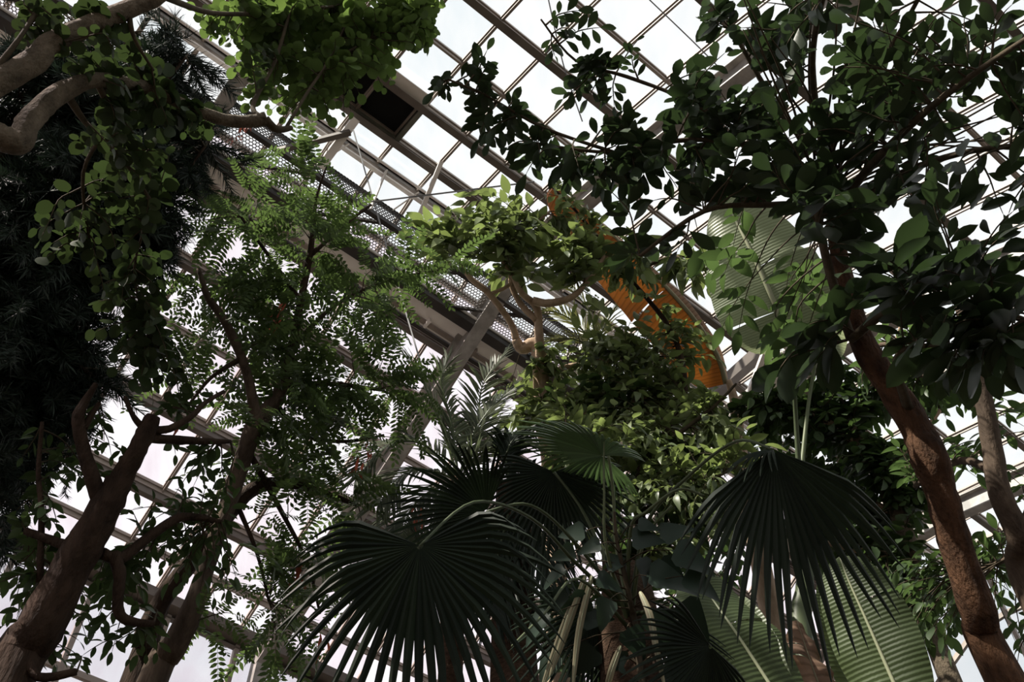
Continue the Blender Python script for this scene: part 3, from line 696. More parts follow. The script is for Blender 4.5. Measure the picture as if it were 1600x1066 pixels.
for a in ((1380, 560, 70, 60, 6.6, 7.6, 13, 7, 26), (1480, 620, 70, 55, 6.4, 7.4, 14, 7, 26), (1560, 660, 60, 60, 6.2, 7.2, 9, 7, 26), (1510, 740, 80, 60, 6.4, 7.4, 15, 7, 26), (1590, 800, 40, 60, 6.4, 7, 6, 7, 26), (1540, 830, 50, 50, 6.4, 7.2, 7, 7, 26), (1430, 700, 50, 60, 6.8, 7.5, 10, 7, 24), (1560, 920, 60, 50, 6.4, 7.2, 5, 6, 26), (1590, 1010, 30, 50, 6.2, 6.8, 4, 6, 26), (1680, 760, 60, 90, 6, 7, 12, 7, 28), (1690, 930, 60, 80, 6, 7, 8, 7, 28), (1440, 900, 50, 50, 6.4, 7.2, 14, 7, 26), (1460, 990, 45, 50, 6.2, 7.0, 14, 7, 28), (1400, 1000, 40, 50, 6.4, 7, 6, 7, 26)):
    t2.blob('broad_pale', *a, **kw)

# 3 sunlit background tree between the banana and the red bark trunk
b = ground_below(1450, 1000, 8.2); pb = P(1448, 960, 8.3)
t3 = Plant('background_tree', b, 'pale-limbed tree with dense small leaves behind the hanging fan leaf', 'tree')
t3.dens = 2.0; t3.big = 1.25
t3.limb([(b, 0.12), (b.lerp(pb, 0.5), 0.10), (1440, 950, 8.3, 14), (1425, 870, 8.4, 14), (1405, 810, 8.5, 13), (1375, 745, 8.6, 12), (1345, 695, 8.7, 10), (1315, 640, 8.9, 7), (1300, 560, 9.2, 5)], 'trunk', M['mottled_bark'], 0.08, 10)
for pts in ([(1405, 810, 8.5, 8), (1350, 780, 8.7, 6), (1290, 760, 8.9, 4)], [(1345, 695, 8.7, 7), (1260, 640, 8.9, 5), (1190, 620, 9, 3)], [(1375, 745, 8.6, 6), (1430, 690, 8.7, 5), (1470, 640, 8.8, 3)], [(1300, 560, 9.2, 4), (1260, 480, 9.4, 3)], [(1320, 650, 8.9, 4), (1380, 580, 9, 3), (1410, 500, 9.2, 2)], [(1425, 870, 8.4, 7), (1340, 860, 8.4, 5), (1260, 840, 8.5, 3)]):
    t3.limb(pts, 'branch', M['pale_bark'], 0.05, 7)
kw = dict(tw_r=0.003, span=0.4)
for a in ((1190, 640, 70, 45, 8.4, 9.4, 20, 8, 21), (1280, 640, 70, 60, 8.4, 9.4, 24, 8, 21), (1340, 720, 70, 60, 8.2, 9.2, 22, 8, 21), (1230, 720, 80, 60, 8.4, 9.4, 20, 8, 21), (1420, 760, 60, 70, 8.0, 9.0, 20, 8, 22), (1380, 840, 70, 60, 8.0, 9.0, 20, 8, 22), (1300, 830, 60, 60, 8.2, 9.2, 16, 8, 22), (1410, 920, 50, 50, 7.8, 8.6, 14, 8, 24), (1270, 500, 50, 60, 9, 9.8, 10, 8, 22), (1350, 620, 50, 50, 8.6, 9.3, 12, 8, 22), (1440, 600, 40, 50, 8.6, 9.3, 8, 7, 22)):
    t3.blob('ellip', *a, **kw)

# 4 round-leaved tree reaching in at the upper left
b = Vector((-3.35, 1.9, 0)); j1 = P(-120, 215, 4.35); j0 = b.lerp(j1, 0.55) + Vector((-0.15, 0, 0))
t4 = Plant('round_leaved_tree', b, 'tree with coin-shaped green leaves and smooth mottled branches at the upper left', 'tree')
t4.dens = 1.15; t4.big = 0.9
t4.limb([(b, 0.16), (j0, 0.12), (j1, 0.085)], 'trunk', M['mottled_bark'], 0.1, 12)
t4.limb([(j1, 0.07), (-40, 150, 4.45, 22), (55, 95, 4.6, 20), (75, 70, 4.65, 17), (140, 40, 4.75, 16), (200, 15, 4.85, 15), (255, -6, 4.9, 8), (300, -60, 5.0, 6)], 'branch', M['mottled_bark'], 0.1, 12)
t4.limb([(j1, 0.06), (-30, 205, 4.4, 20), (10, 218, 4.4, 21), (30, 222, 4.42, 20), (42, 195, 4.5, 19), (62, 172, 4.58, 18), (95, 145, 4.68, 17), (150, 125, 4.8, 12), (225, 136, 5.1, 10), (262, 152, 5.15, 9.5), (305, 172, 5.2, 9.5), (350, 187, 5.25, 9.5), (385, 190, 5.28, 10), (415, 186, 5.3, 11)], 'branch', M['mottled_bark'], 0.12, 12)
for pts in ([(415, 186, 5.3, 7), (432, 202, 5.3, 6), (455, 200, 5.4, 4)], [(445, 203, 5.35, 3), (480, 145, 5.7, 2.5), (510, 100, 6.0, 2), (540, 40, 6.3, 1.6)], [(405, 182, 5.3, 5), (396, 162, 5.4, 4), (430, 95, 5.8, 3), (450, 30, 6.1, 2.4), (470, -30, 6.4, 2)], [(510, 100, 6.0, 2), (580, 60, 6.3, 1.6), (650, 20, 6.5, 1.3)], [(255, -6, 4.9, 6), (330, 20, 5.6, 4), (420, 20, 6.1, 3), (520, 10, 6.4, 2)], [(100, 140, 4.7, 8), (140, 200, 4.9, 4), (200, 260, 5.2, 3), (240, 320, 5.5, 2)], [(-40, 150, 4.45, 8), (30, 60, 4.6, 4), (60, 10, 4.8, 3)], [(200, 15, 4.85, 6), (210, 60, 4.8, 3), (240, 110, 4.9, 2)], [(150, 125, 4.8, 6), (170, 190, 5.0, 4), (130, 270, 5.4, 3), (140, 380, 5.7, 2)], [(240, 320, 5.5, 2), (210, 420, 5.8, 2), (230, 520, 6, 1.5)]):
    t4.limb(pts, 'branch', M['twig'], 0.05, 7)
kw = dict(tw_r=0.0025, span=0.32, droop=0.1, tilt=0.55)
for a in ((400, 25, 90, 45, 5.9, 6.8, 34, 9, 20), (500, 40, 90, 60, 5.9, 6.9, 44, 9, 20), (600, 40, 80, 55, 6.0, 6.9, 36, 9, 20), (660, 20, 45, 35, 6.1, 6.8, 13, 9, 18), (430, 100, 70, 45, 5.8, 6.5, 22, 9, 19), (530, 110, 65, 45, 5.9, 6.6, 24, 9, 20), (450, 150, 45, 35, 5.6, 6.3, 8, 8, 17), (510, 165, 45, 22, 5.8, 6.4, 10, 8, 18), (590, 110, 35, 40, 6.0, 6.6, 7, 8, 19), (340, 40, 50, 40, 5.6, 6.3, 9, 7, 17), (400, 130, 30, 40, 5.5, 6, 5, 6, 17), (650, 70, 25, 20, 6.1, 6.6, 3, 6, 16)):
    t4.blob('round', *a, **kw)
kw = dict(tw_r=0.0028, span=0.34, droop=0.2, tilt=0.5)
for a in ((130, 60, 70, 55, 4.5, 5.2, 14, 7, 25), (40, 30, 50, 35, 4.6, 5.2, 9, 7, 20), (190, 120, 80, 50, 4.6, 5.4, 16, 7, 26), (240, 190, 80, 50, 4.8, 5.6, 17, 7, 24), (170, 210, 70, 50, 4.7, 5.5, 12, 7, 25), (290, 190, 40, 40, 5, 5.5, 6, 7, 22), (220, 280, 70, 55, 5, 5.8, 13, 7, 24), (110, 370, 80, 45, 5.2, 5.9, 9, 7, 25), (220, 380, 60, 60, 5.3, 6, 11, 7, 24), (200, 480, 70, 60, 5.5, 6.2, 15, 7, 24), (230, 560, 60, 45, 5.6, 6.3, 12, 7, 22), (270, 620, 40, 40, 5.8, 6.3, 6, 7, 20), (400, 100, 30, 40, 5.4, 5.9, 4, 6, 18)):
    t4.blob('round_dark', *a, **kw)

# 5 dark needle-leaved conifer on the left
b = ground_below(-40, 900, 6.6, 0.6)
t5 = Plant('needle_tree', b, 'dense black-green needle-leaved conifer along the left edge', 'conifer')
t5.dens = 0.72
top = P(95, 40, 8.6)
t5.limb([(b, 0.15), (b.lerp(top, 0.35) + Vector((-.1, 0, 0)), 0.12), (b.lerp(top, 0.7), 0.08), (top, 0.03)], 'trunk', M['dark_bark'], 0.08, 10)
for pts in ([(60, 330, 7.4, 8), (150, 250, 7.4, 5), (240, 150, 7.6, 3), (290, 90, 7.8, 2)], [(50, 420, 7.2, 8), (150, 380, 7.2, 5), (260, 300, 7.4, 3), (320, 230, 7.6, 2)], [(30, 550, 7, 8), (100, 560, 7, 5), (160, 600, 7, 3)], [(70, 230, 7.6, 6), (30, 140, 7.6, 4), (20, 90, 7.7, 2)], [(80, 180, 7.8, 6), (170, 100, 8, 4), (210, 50, 8.2, 2)]):
    t5.limb(pts, 'branch', M['dark_bark'], 0.06, 6)
kw = dict(tw_r=0.005, span=0.7, droop=0.5, tilt=0.8, spread=0.7)
for a in ((40, 300, 90, 80, 6.8, 8.2, 40, 7, 85), (120, 260, 90, 80, 6.8, 8.2, 42, 7, 85), (60, 400, 100, 80, 6.6, 8, 44, 7, 85), (160, 330, 90, 70, 6.8, 8, 36, 7, 85), (40, 500, 80, 80, 6.4, 7.6, 40, 7, 90), (30, 620, 65, 80, 6.4, 7.4, 34, 7, 90), (10, 720, 45, 60, 6.4, 7.2, 20, 7, 90), (110, 480, 60, 60, 6.8, 7.6, 20, 7, 80), (240, 260, 60, 60, 7, 8, 22, 7, 80), (180, 160, 80, 60, 7.2, 8.4, 22, 7, 80), (250, 110, 50, 45, 7.6, 8.4, 10, 7, 75), (60, 150, 60, 60, 7.2, 8.2, 20, 7, 85), (215, 60, 35, 30, 8, 8.5, 4, 6, 70), (300, 200, 35, 35, 7.4, 8, 7, 6, 75), (250, 370, 40, 40, 7, 7.8, 8, 6, 75), (150, 610, 30, 40, 6.8, 7.4, 5, 6, 75), (10, 820, 40, 60, 6.2, 7, 10, 7, 90)):
    t5.blob('needle', *a, **kw)

# 6 feathery tree centre left
b = ground_below(205, 1080, 6.5, -0.3); pb = P(235, 1070, 6.5)
t6 = Plant('feathery_tree', b, 'tall slender tree with feathery pinnate leaves and red tassels left of centre', 'tree')
t6.dens = 0.33; t6.big = 1.15
t6.limb([(b, 0.14), (b.lerp(pb, 0.6), 0.12), (235, 1075, 6.5, 24), (270, 1015, 6.55, 21), (297, 960, 6.6, 18), (318, 900, 6.7, 14), (338, 840, 6.8, 13), (362, 770, 7.0, 14), (385, 700, 7.1, 14), (400, 662, 7.2, 15), (425, 632, 7.3, 12), (443, 602, 7.4, 9)], 'trunk', M['grey_bark'], 0.1, 12)
t6.limb([(443, 602, 7.4, 8), (456, 545, 7.5, 7), (470, 470, 7.7, 6), (484, 400, 7.9, 5), (490, 350, 8, 4), (494, 310, 8.1, 2.5), (510, 260, 8.2, 1.5)], 'branch', M['dark_bark'], 0.06, 8)
t6.limb([(400, 662, 7.2, 10), (392, 610, 7.2, 8), (378, 560, 7.3, 7.5), (350, 500, 7.4, 7), (325, 465, 7.5, 6), (310, 420, 7.6, 3)], 'branch', M['grey_bark'], 0.06, 8)
t6.limb([(b + Vector((-0.12, 0.1, 0)), 0.1), (205, 1075, 6.8, 20), (225, 1000, 6.85, 18), (262, 925, 6.9, 14), (310, 865, 7, 14), (360, 800, 7.1, 12), (395, 765, 7.2, 12), (440, 755, 7.3, 9), (490, 765, 7.4, 6), (560, 790, 7.5, 3)], 'stem', M['dark_bark'], 0.1, 10)
for pts in ([(456, 545, 7.5, 5), (520, 480, 7.8, 3), (600, 440, 8.2, 2.4), (700, 420, 8.5, 1.6)], [(443, 602, 7.4, 6), (520, 600, 7.6, 4), (600, 610, 7.8, 3)], [(470, 470, 7.7, 4), (420, 400, 7.9, 3), (370, 330, 8.1, 2)], [(484, 400, 7.9, 4), (540, 350, 8.1, 3), (580, 320, 8.3, 2)], [(425, 632, 7.3, 6), (480, 680, 7.5, 4), (540, 690, 7.7, 3), (600, 680, 7.8, 2)], [(385, 700, 7.1, 6), (440, 800, 7.1, 4), (480, 880, 7.1, 3), (500, 960, 7.1, 2)], [(378, 560, 7.3, 5), (330, 590, 7.2, 3), (290, 640, 7.1, 2)], [(362, 770, 7, 5), (400, 860, 6.9, 3), (420, 940, 6.8, 2)]):
    t6.limb(pts, 'branch', M['dark_bark'], 0.06, 6)
kw = dict(tw_r=0.003, span=0.5, droop=0.25, tilt=0.5, spread=1.1)
for a in ((440, 270, 80, 40, 7.8, 8.6, 13, 6, 66), (520, 300, 60, 45, 7.9, 8.6, 11, 6, 66), (380, 340, 90, 55, 7.6, 8.4, 20, 6, 70), (480, 370, 80, 55, 7.6, 8.4, 20, 6, 70), (340, 430, 75, 60, 7.4, 8.1, 16, 6, 70), (440, 450, 80, 60, 7.3, 8.1, 22, 6, 70), (540, 440, 70, 50, 7.6, 8.3, 16, 6, 70), (640, 420, 70, 30, 8, 8.7, 9, 6, 64), (690, 400, 50, 25, 8.2, 8.8, 7, 6, 60), (400, 540, 80, 60, 7, 7.9, 23, 6, 72), (500, 530, 80, 60, 7.2, 8, 27, 6, 72), (590, 520, 60, 50, 7.5, 8.2, 15, 6, 68), (460, 620, 90, 60, 7, 7.8, 30, 6, 72), (570, 610, 80, 50, 7.3, 8, 24, 6, 70), (650, 630, 50, 40, 7.6, 8.1, 11, 6, 66), (400, 690, 70, 50, 6.8, 7.6, 14, 6, 70), (520, 690, 80, 40, 7, 7.8, 14, 6, 70), (450, 780, 80, 50, 6.7, 7.5, 13, 6, 72), (540, 770, 60, 50, 7, 7.6, 12, 6, 70), (420, 880, 70, 60, 6.4, 7.2, 14, 6, 72), (500, 900, 60, 60, 6.6, 7.3, 12, 6, 72), (340, 960, 60, 50, 6.2, 6.9, 8, 6, 70), (450, 1000, 80, 50, 6.2, 7, 16, 6, 72), (560, 900, 40, 50, 7, 7.6, 7, 6, 66), (300, 560, 50, 50, 7, 7.6, 7, 6, 66), (270, 350, 40, 60, 7.6, 8.2, 7, 6, 64)):
    t6.blob('pinnate', *a, **kw)
for x, y, D in ((282, 660, 6.9), (440, 480, 7.3), (468, 880, 6.8), (470, 905, 6.8), (560, 720, 7.2), (505, 1000, 6.6), (432, 500, 7.3), (376, 205, 8), (385, 200, 8), (366, 212, 8), (575, 700, 7.3), (655, 800, 7.4)):
    for _ in range(5): t6.leaf('red', P(x + uni(-8, 8), y + uni(-12, 12), D), Vector((uni(-.3, .3), uni(-.3, .3), -1)), Vector((uni(-1, 1), uni(-1, 1), 0.1)), uni(0.08, 0.16))

# 7 thick forked trunk at the lower left
b = ground_below(10, 1066, 5.5, -0.3); pb = P(10, 1070, 5.5)
t7 = Plant('forked_tree', b, 'thick dark forked trunk at the lower left with dull oval leaves', 'tree')
t7.dens = 0.75
t7.limb([(b, 0.2), (b.lerp(pb, 0.6), 0.17), (8, 1070, 5.5, 42), (60, 985, 5.55, 37), (105, 900, 5.6, 31), (145, 830, 5.65, 28), (172, 780, 5.7, 25), (190, 748, 5.72, 18), (212, 708, 5.75, 15), (230, 672, 5.8, 15), (240, 650, 5.82, 11)], 'trunk', M['dark_bark'], 0.14, 14)
for pts in ([(160, 795, 5.68, 14), (145, 750, 5.7, 13), (130, 700, 5.75, 11), (122, 655, 5.8, 10), (132, 630, 5.85, 7), (150, 600, 5.9, 4)], [(130, 670, 5.8, 7), (142, 650, 5.85, 5), (155, 630, 5.9, 3)], [(235, 672, 5.8, 8), (265, 670, 5.85, 6), (300, 650, 5.95, 5), (320, 630, 6.05, 4), (350, 612, 6.2, 3)], [(232, 685, 5.8, 8), (280, 688, 5.9, 7), (330, 690, 6.0, 5), (360, 690, 6.1, 3)], [(225, 670, 5.8, 7), (208, 650, 5.8, 4), (195, 620, 5.85, 3)], [(160, 865, 5.65, 10), (190, 872, 5.7, 9), (235, 838, 5.8, 8), (285, 808, 5.9, 7), (345, 815, 6, 3)], [(178, 868, 5.68, 11), (187, 900, 5.6, 10), (184, 950, 5.55, 9), (200, 970, 5.55, 8), (240, 975, 5.6, 5)], [(120, 860, 5.65, 12), (90, 848, 5.7, 8), (40, 830, 5.8, 6)], [(62, 910, 5.7, 6), (65, 800, 5.8, 5), (60, 740, 5.9, 4), (66, 660, 6, 3)], [(40, 1020, 5.5, 9), (60, 1058, 5.4, 8), (120, 1050, 5.4, 6)], [(120, 880, 5.6, 6), (170, 745, 5.7, 5)]):
    t7.limb(pts, 'branch', M['dark_bark'], 0.12, 8)
kw = dict(tw_r=0.003, span=0.35, droop=0.3, tilt=0.5)
for a in ((70, 760, 60, 60, 5.6, 6.6, 12, 7, 23), (130, 720, 60, 50, 5.7, 6.6, 9, 7, 22), (60, 860, 60, 70, 5.6, 6.5, 19, 7, 24), (30, 940, 50, 50, 5.5, 6.4, 12, 7, 24), (160, 930, 70, 60, 5.6, 6.6, 26, 7, 25), (230, 900, 60, 50, 5.6, 6.6, 18, 7, 24), (130, 990, 60, 45, 5.5, 6.4, 13, 7, 25), (290, 740, 40, 50, 5.8, 6.5, 12, 7, 22), (330, 790, 50, 50, 5.8, 6.5, 13, 7, 22), (280, 830, 50, 45, 5.7, 6.4, 8, 7, 22), (210, 790, 50, 40, 5.8, 6.5, 6, 6, 20), (180, 700, 30, 30, 5.8, 6.4, 4, 6, 20), (330, 900, 50, 50, 5.8, 6.5, 11, 7, 22), (210, 1010, 50, 40, 5.5, 6.2, 8, 7, 24), (100, 1040, 60, 30, 5.4, 6, 7, 7, 26), (260, 640, 40, 30, 5.9, 6.5, 6, 6, 20)):
    t7.blob('ellip', *a, **kw)

# 8 sunlit tree in the centre with crooked pale limbs
b = ground_below(870, 1066, 7.6, 0.4); pb = P(862, 760, 9.0)
t8 = Plant('crooked_tree', b, 'sunlit tree in the centre with crooked tan limbs and drooping leaflets', 'tree')
t8.dens = 0.95; t8.big = 1.25
t8.limb([(b, 0.16), (b.lerp(pb, 0.5), 0.13), (862, 760, 9.0, 15), (848, 660, 9.2, 13), (845, 590, 9.4, 13), (838, 540, 9.5, 12), (815, 545, 9.5, 9), (806, 530, 9.5, 7)], 'trunk', M['pale_bark'], 0.1, 10)
for pts in ([(845, 590, 9.4, 8), (842, 520, 9.4, 7), (838, 480, 9.4, 6), (815, 458, 9.3, 5), (800, 430, 9.3, 3)], [(832, 470, 9.3, 7), (852, 474, 9.3, 6.5), (880, 470, 9.3, 6), (902, 458, 9.3, 5), (925, 430, 9.4, 4), (945, 400, 9.5, 3)], [(806, 530, 9.5, 6), (798, 505, 9.5, 5), (765, 460, 9.4, 5), (735, 435, 9.4, 4), (715, 405, 9.4, 3)], [(765, 460, 9.4, 3), (800, 440, 9.4, 3), (780, 400, 9.4, 2)], [(838, 500, 9.4, 6), (810, 470, 9.5, 5), (798, 430, 9.6, 4), (815, 370, 9.7, 3), (860, 330, 9.8, 2)], [(845, 590, 9.4, 6), (900, 570, 9.4, 4), (980, 560, 9.4, 3)], [(850, 650, 9.2, 6), (930, 640, 9, 4), (1010, 620, 8.9, 3)], [(945, 400, 9.5, 3), (1020, 390, 9.5, 2), (1100, 420, 9.5, 2)]):
    t8.limb(pts, 'branch', M['pale_bark'], 0.1, 8)
kw = dict(tw_r=0.003, span=0.4, droop=0.45, tilt=0.5)
for a in ((700, 360, 60, 35, 9, 9.9, 16, 8, 25), (770, 360, 70, 40, 9, 10, 24, 8, 26), (850, 370, 70, 45, 9, 10, 26, 8, 26), (810, 405, 70, 30, 8.9, 9.8, 10, 8, 26), (900, 400, 60, 40, 9, 10, 18, 8, 26), (1010, 405, 70, 30, 9, 10, 9, 8, 26), (1100, 420, 70, 40, 9, 10, 16, 8, 26), (745, 310, 45, 30, 9.4, 10, 6, 7, 24), (950, 500, 60, 40, 9, 9.8, 9, 8, 22), (890, 545, 60, 45, 9, 9.8, 11, 8, 22), (960, 560, 80, 50, 8.8, 9.6, 30, 8, 22), (820, 600, 50, 60, 9, 9.8, 16, 8, 22), (900, 630, 80, 50, 8.6, 9.5, 28, 8, 22), (1000, 640, 80, 50, 8.5, 9.3, 26, 8, 22), (1060, 590, 60, 45, 8.8, 9.5, 16, 8, 20), (800, 660, 40, 40, 8.8, 9.5, 9, 7, 22)):
    t8.blob('vine', *a, **kw)

# ---------------------------------------------------------------- big single leaves
def ribbon_leaf(pl, pts, half_w, name, mat, nrm_hint, rib_r=0.012, cup=0.2, n=26, m=7, tears=(), edge_wave=0.03, one_side=None, droop=0.0):
    """broad blade along a midrib polyline; tears = list of (t, side) slits; adds a midrib child"""
    raw = [P(*p) if len(p) == 3 else Vector(p[0]) for p in pts]
    tmp = MB(); path = tmp.tube(raw, [0.01] * len(raw), 3, max(2, n // (len(raw) - 1)))
    K = len(path); vs, fs, uv = [], [], []
    L = sum((b_ - a).length for a, b_ in zip(path, path[1:]))
    ph = uni(0, 6)
    sides = (-1, 1) if one_side is None else (one_side,)
    for sd_ in sides:
        base = len(vs); slit = [int(t * (K - 1)) for t, s_ in tears if s_ == sd_]
        rows = []
        for i, p in enumerate(path):
            t = i / (K - 1); d = (path[min(i + 1, K - 1)] - path[max(i - 1, 0)]).normalized()
            nr = (nrm_hint - d * nrm_hint.dot(d)).normalized(); sv = d.cross(nr).normalized() * sd_
            w = half_w * max(0.03, math.sin(math.pi * min(1, (0.04 + 0.96 * t)) ** 0.8) ** 0.55)
            variants = [0.0] if i not in slit else [-0.035, 0.035]
            for dv in variants:
                row = []
                for k in range(m + 1):
                    s_ = k / m
                    q = p + sv * (w * s_) + nr * (cup * w * (s_ - s_ * s_ * 1.3) + edge_wave * w * s_ * math.sin(t * 23 + ph + sd_)) + d * (dv * s_ * w * 0.7) - UP * (droop * w * s_ * s_)
                    if dv: q += nr * (dv * w * s_ * 0.8)
                    vs.append(q); uv.append((t * L, s_)); row.append(len(vs) - 1)
                rows.append((i, dv, row))
        for (i0, d0, r0), (i1, d1, r1) in zip(rows, rows[1:]):
            if i0 == i1: continue
            for k in range(m): fs.append((r0[k], r0[k + 1], r1[k + 1], r1[k]))
    o = pl.root.location
    me = mesh_from(name, [v - o for v in vs], fs, mat, True, uv)
    ob = link(name, me, pl.root, Vector((0, 0, 0)))
    rb = MB(o); rb.tube(path, [rib_r * (1 - 0.75 * i / (K - 1)) for i in range(K)], 6, 1)
    r = rb.build('midrib', M['midrib'] if 'dead' not in mat.name else M['strap'], None, True)
    r.parent = ob; r.location = (0, 0, 0)
    return ob
def stalk(pl, pts, name, mat, parent=None):
    q, r = [], []
    for p in pts:
        if len(p) == 4: q.append(P(*p[:3])); r.append(p[3] * 0.62 * px_m(*p[:3]))
        else: q.append(Vector(p[0])); r.append(p[1])
    mb = MB(pl.root.location); mb.tube(q, r, 7, 6); o = mb.build(name, mat, None, True)
    o.parent = parent or pl.root; o.location = (0, 0, 0); return o
TOCAM = -FWD

# 9 banana clump right of centre
b = ground_below(1270, 1066, 6.6, 0.5)
bn = Plant('banana_plant', b, 'large banana plant with pale ribbed blades right of centre', 'banana plant')
ps = [(b, 0.13), (b.lerp(P(1262, 1066, 7.2), 0.5), 0.11), (P(1262, 1060, 7.2), 0.09), (P(1258, 900, 7.6), 0.06), (P(1250, 760, 7.9), 0.045)]
bn.limb(ps, 'pseudostem', M['petiole'], 0.05, 12)
stalk(bn, [(1250, 760, 7.9, 8), (1244, 660, 8.0, 6), (1240, 590, 8.0, 5), (1236, 540, 8.0, 4.5)], 'leaf_stalk', M['petiole'])
ribbon_leaf(bn, [(1236, 540, 8.0), (1215, 486, 8.0), (1190, 428, 8.1), (1160, 365, 8.3), (1130, 310, 8.6)], 0.45, 'leaf_blade', M['banana'], TOCAM + Vector((-.25, 0.1, 0)), 0.032, 0.25, tears=((0.28, -1), (0.55, 1), (0.7, -1)))
stalk(bn, [(1250, 760, 7.9, 7), (1262, 640, 8.3, 5), (1275, 560, 8.5, 4)], 'leaf_stalk', M['petiole'])
ribbon_leaf(bn, [(1275, 560, 8.5), (1272, 500, 8.6), (1258, 440, 8.7), (1235, 380, 8.9)], 0.36, 'leaf_blade', M['banana'], TOCAM + Vector((.3, 0, 0)), 0.026, 0.2, tears=((0.4, 1), (0.62, 1)))
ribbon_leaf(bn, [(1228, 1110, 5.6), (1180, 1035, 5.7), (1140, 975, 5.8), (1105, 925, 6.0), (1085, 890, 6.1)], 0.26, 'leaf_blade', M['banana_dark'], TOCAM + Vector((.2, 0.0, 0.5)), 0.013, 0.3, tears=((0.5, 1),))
ribbon_leaf(bn, [(1235, 1130, 5.7), (1205, 1060, 5.8), (1185, 1010, 5.9), (1165, 965, 6.0), (1150, 935, 6.1)], 0.13, 'leaf_blade', M['banana'], TOCAM + Vector((-.9, 0.0, 0.2)), 0.01, 0.3)
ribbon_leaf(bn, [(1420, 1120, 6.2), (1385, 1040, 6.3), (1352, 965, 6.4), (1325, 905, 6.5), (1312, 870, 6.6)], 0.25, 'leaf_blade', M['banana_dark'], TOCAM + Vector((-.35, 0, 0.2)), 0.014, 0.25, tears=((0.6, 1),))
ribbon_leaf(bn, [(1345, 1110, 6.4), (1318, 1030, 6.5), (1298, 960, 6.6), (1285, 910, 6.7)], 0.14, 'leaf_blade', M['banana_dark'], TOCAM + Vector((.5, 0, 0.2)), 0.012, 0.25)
tag(ribbon_leaf(bn, [(1300, 1120, 6.0), (1275, 1060, 6.0), (1258, 1010, 6.1), (1245, 970, 6.2)], 0.15, 'dead_blade', M['dead_brown'], TOCAM + Vector((.4, 0, 0)), 0.01, 0.5, tears=((0.3, -1), (0.5, -1), (0.7, -1)), edge_wave=0.2), 'withered brown blade')

# 10 huge dead rust-orange leaf above the vines
b = ground_below(1180, 1066, 8.2, 1.2)
dl = Plant('withered_banana_plant', b, 'plant with one huge rust-orange dead leaf hanging above the climbers', 'banana plant')
dl.limb([(b, 0.12), (b.lerp(P(1160, 760, 9.6), 0.6), 0.1), (P(1165, 760, 9.6), 0.08), (P(1150, 640, 9.8), 0.05), (P(1138, 595, 9.9), 0.03)], 'pseudostem', M['pale_bark'], 0.1, 10)
ribbon_leaf(dl, [(1134, 600, 9.9), (1120, 555, 9.9), (1085, 500, 9.9), (1042, 450, 10), (990, 400, 10.1), (935, 345, 10.3), (885, 305, 10.5), (862, 285, 10.6)], 0.50, 'dead_blade', M['dead'], TOCAM + Vector((-.1, 0.3, 0.1)), 0.03, 0.5, one_side=-1, n=32, edge_wave=0.06, tears=((0.45, -1), (0.62, -1)))
ribbon_leaf(dl, [(1134, 600, 9.9), (1122, 556, 9.92), (1088, 500, 9.92), (1044, 450, 10), (992, 400, 10.1), (937, 345, 10.3)], 0.07, 'dead_edge', M['dead_brown'], TOCAM + Vector((.6, 0, 0)), 0.012, 0.3, one_side=1, edge_wave=0.1)
DL_NODES = [P(x, y, D) for x, y, D in ((1120, 555, 9.8), (1085, 500, 9.8), (1042, 450, 9.9), (990, 400, 10), (935, 345, 10.2), (885, 305, 10.4), (1000, 470, 9.7), (930, 400, 10), (1060, 560, 9.6))]

# 11 climber covering the dead leaf and the centre
b = ground_below(1010, 1066, 7.2, 0.3)
cl = Plant('leafy_climber', b, 'leafy climber scrambling over the orange dead leaf and down the centre', 'climber')
cl.dens = 1.15; cl.big = 1.2
cl.limb([(b, 0.05), (b.lerp(P(1000, 800, 8), 0.5), 0.045), (P(1000, 800, 8.0), 0.04), (P(1030, 700, 8.4), 0.035), (P(1070, 620, 8.9), 0.03), (P(1050, 520, 9.5), 0.025), (P(980, 430, 9.7), 0.02), (P(900, 330, 10.1), 0.015), (P(860, 290, 10.3), 0.01)], 'stem', M['dark_bark'], 0.1, 8)
for pts in ([(1030, 700, 8.4, 5), (1110, 640, 8.5, 3), (1150, 600, 8.7, 2)], [(1000, 800, 8, 5), (930, 720, 8, 3), (880, 680, 8, 2)], [(1000, 800, 8, 5), (1090, 760, 7.9, 3), (1150, 730, 7.9, 2)], [(980, 430, 9.7, 4), (1060, 400, 9.6, 3), (1150, 420, 9.5, 2)]):
    cl.limb(pts, 'branch', M['twig'], 0.05, 6)
kw = dict(tw_r=0.0025, span=0.38, droop=0.35, tilt=0.7)
for a in ((1090, 545, 40, 35, 9.3, 9.75, 9, 8, 17), (1050, 500, 40, 22, 9.3, 9.8, 8, 8, 17), (985, 440, 45, 25, 9.3, 9.8, 8, 8, 20), (905, 350, 45, 30, 9.6, 10.1, 8, 7, 20), (880, 300, 30, 25, 9.8, 10.2, 5, 7, 20), (1010, 560, 60, 45, 8.8, 9.5, 20, 8, 18), (1080, 640, 60, 40, 8.4, 9.2, 22, 8, 20), (960, 680, 80, 50, 7.8, 8.8, 28, 8, 22), (1060, 710, 80, 50, 7.6, 8.6, 28, 8, 24), (1140, 690, 50, 45, 7.8, 8.6, 16, 8, 24), (900, 720, 60, 40, 7.8, 8.6, 14, 8, 22), (1010, 770, 90, 40, 7.3, 8.2, 22, 8, 22), (1110, 790, 60, 50, 7.3, 8.2, 18, 8, 22), (870, 650, 50, 40, 8.2, 9, 12, 8, 20), (1070, 850, 60, 40, 7, 7.8, 14, 8, 22), (900, 830, 70, 50, 7.2, 8, 14, 8, 22)):
    cl.blob('vine', *a, **kw)
cl2kw = dict(tw_r=0.0025, span=0.38, droop=0.35, tilt=0.7)
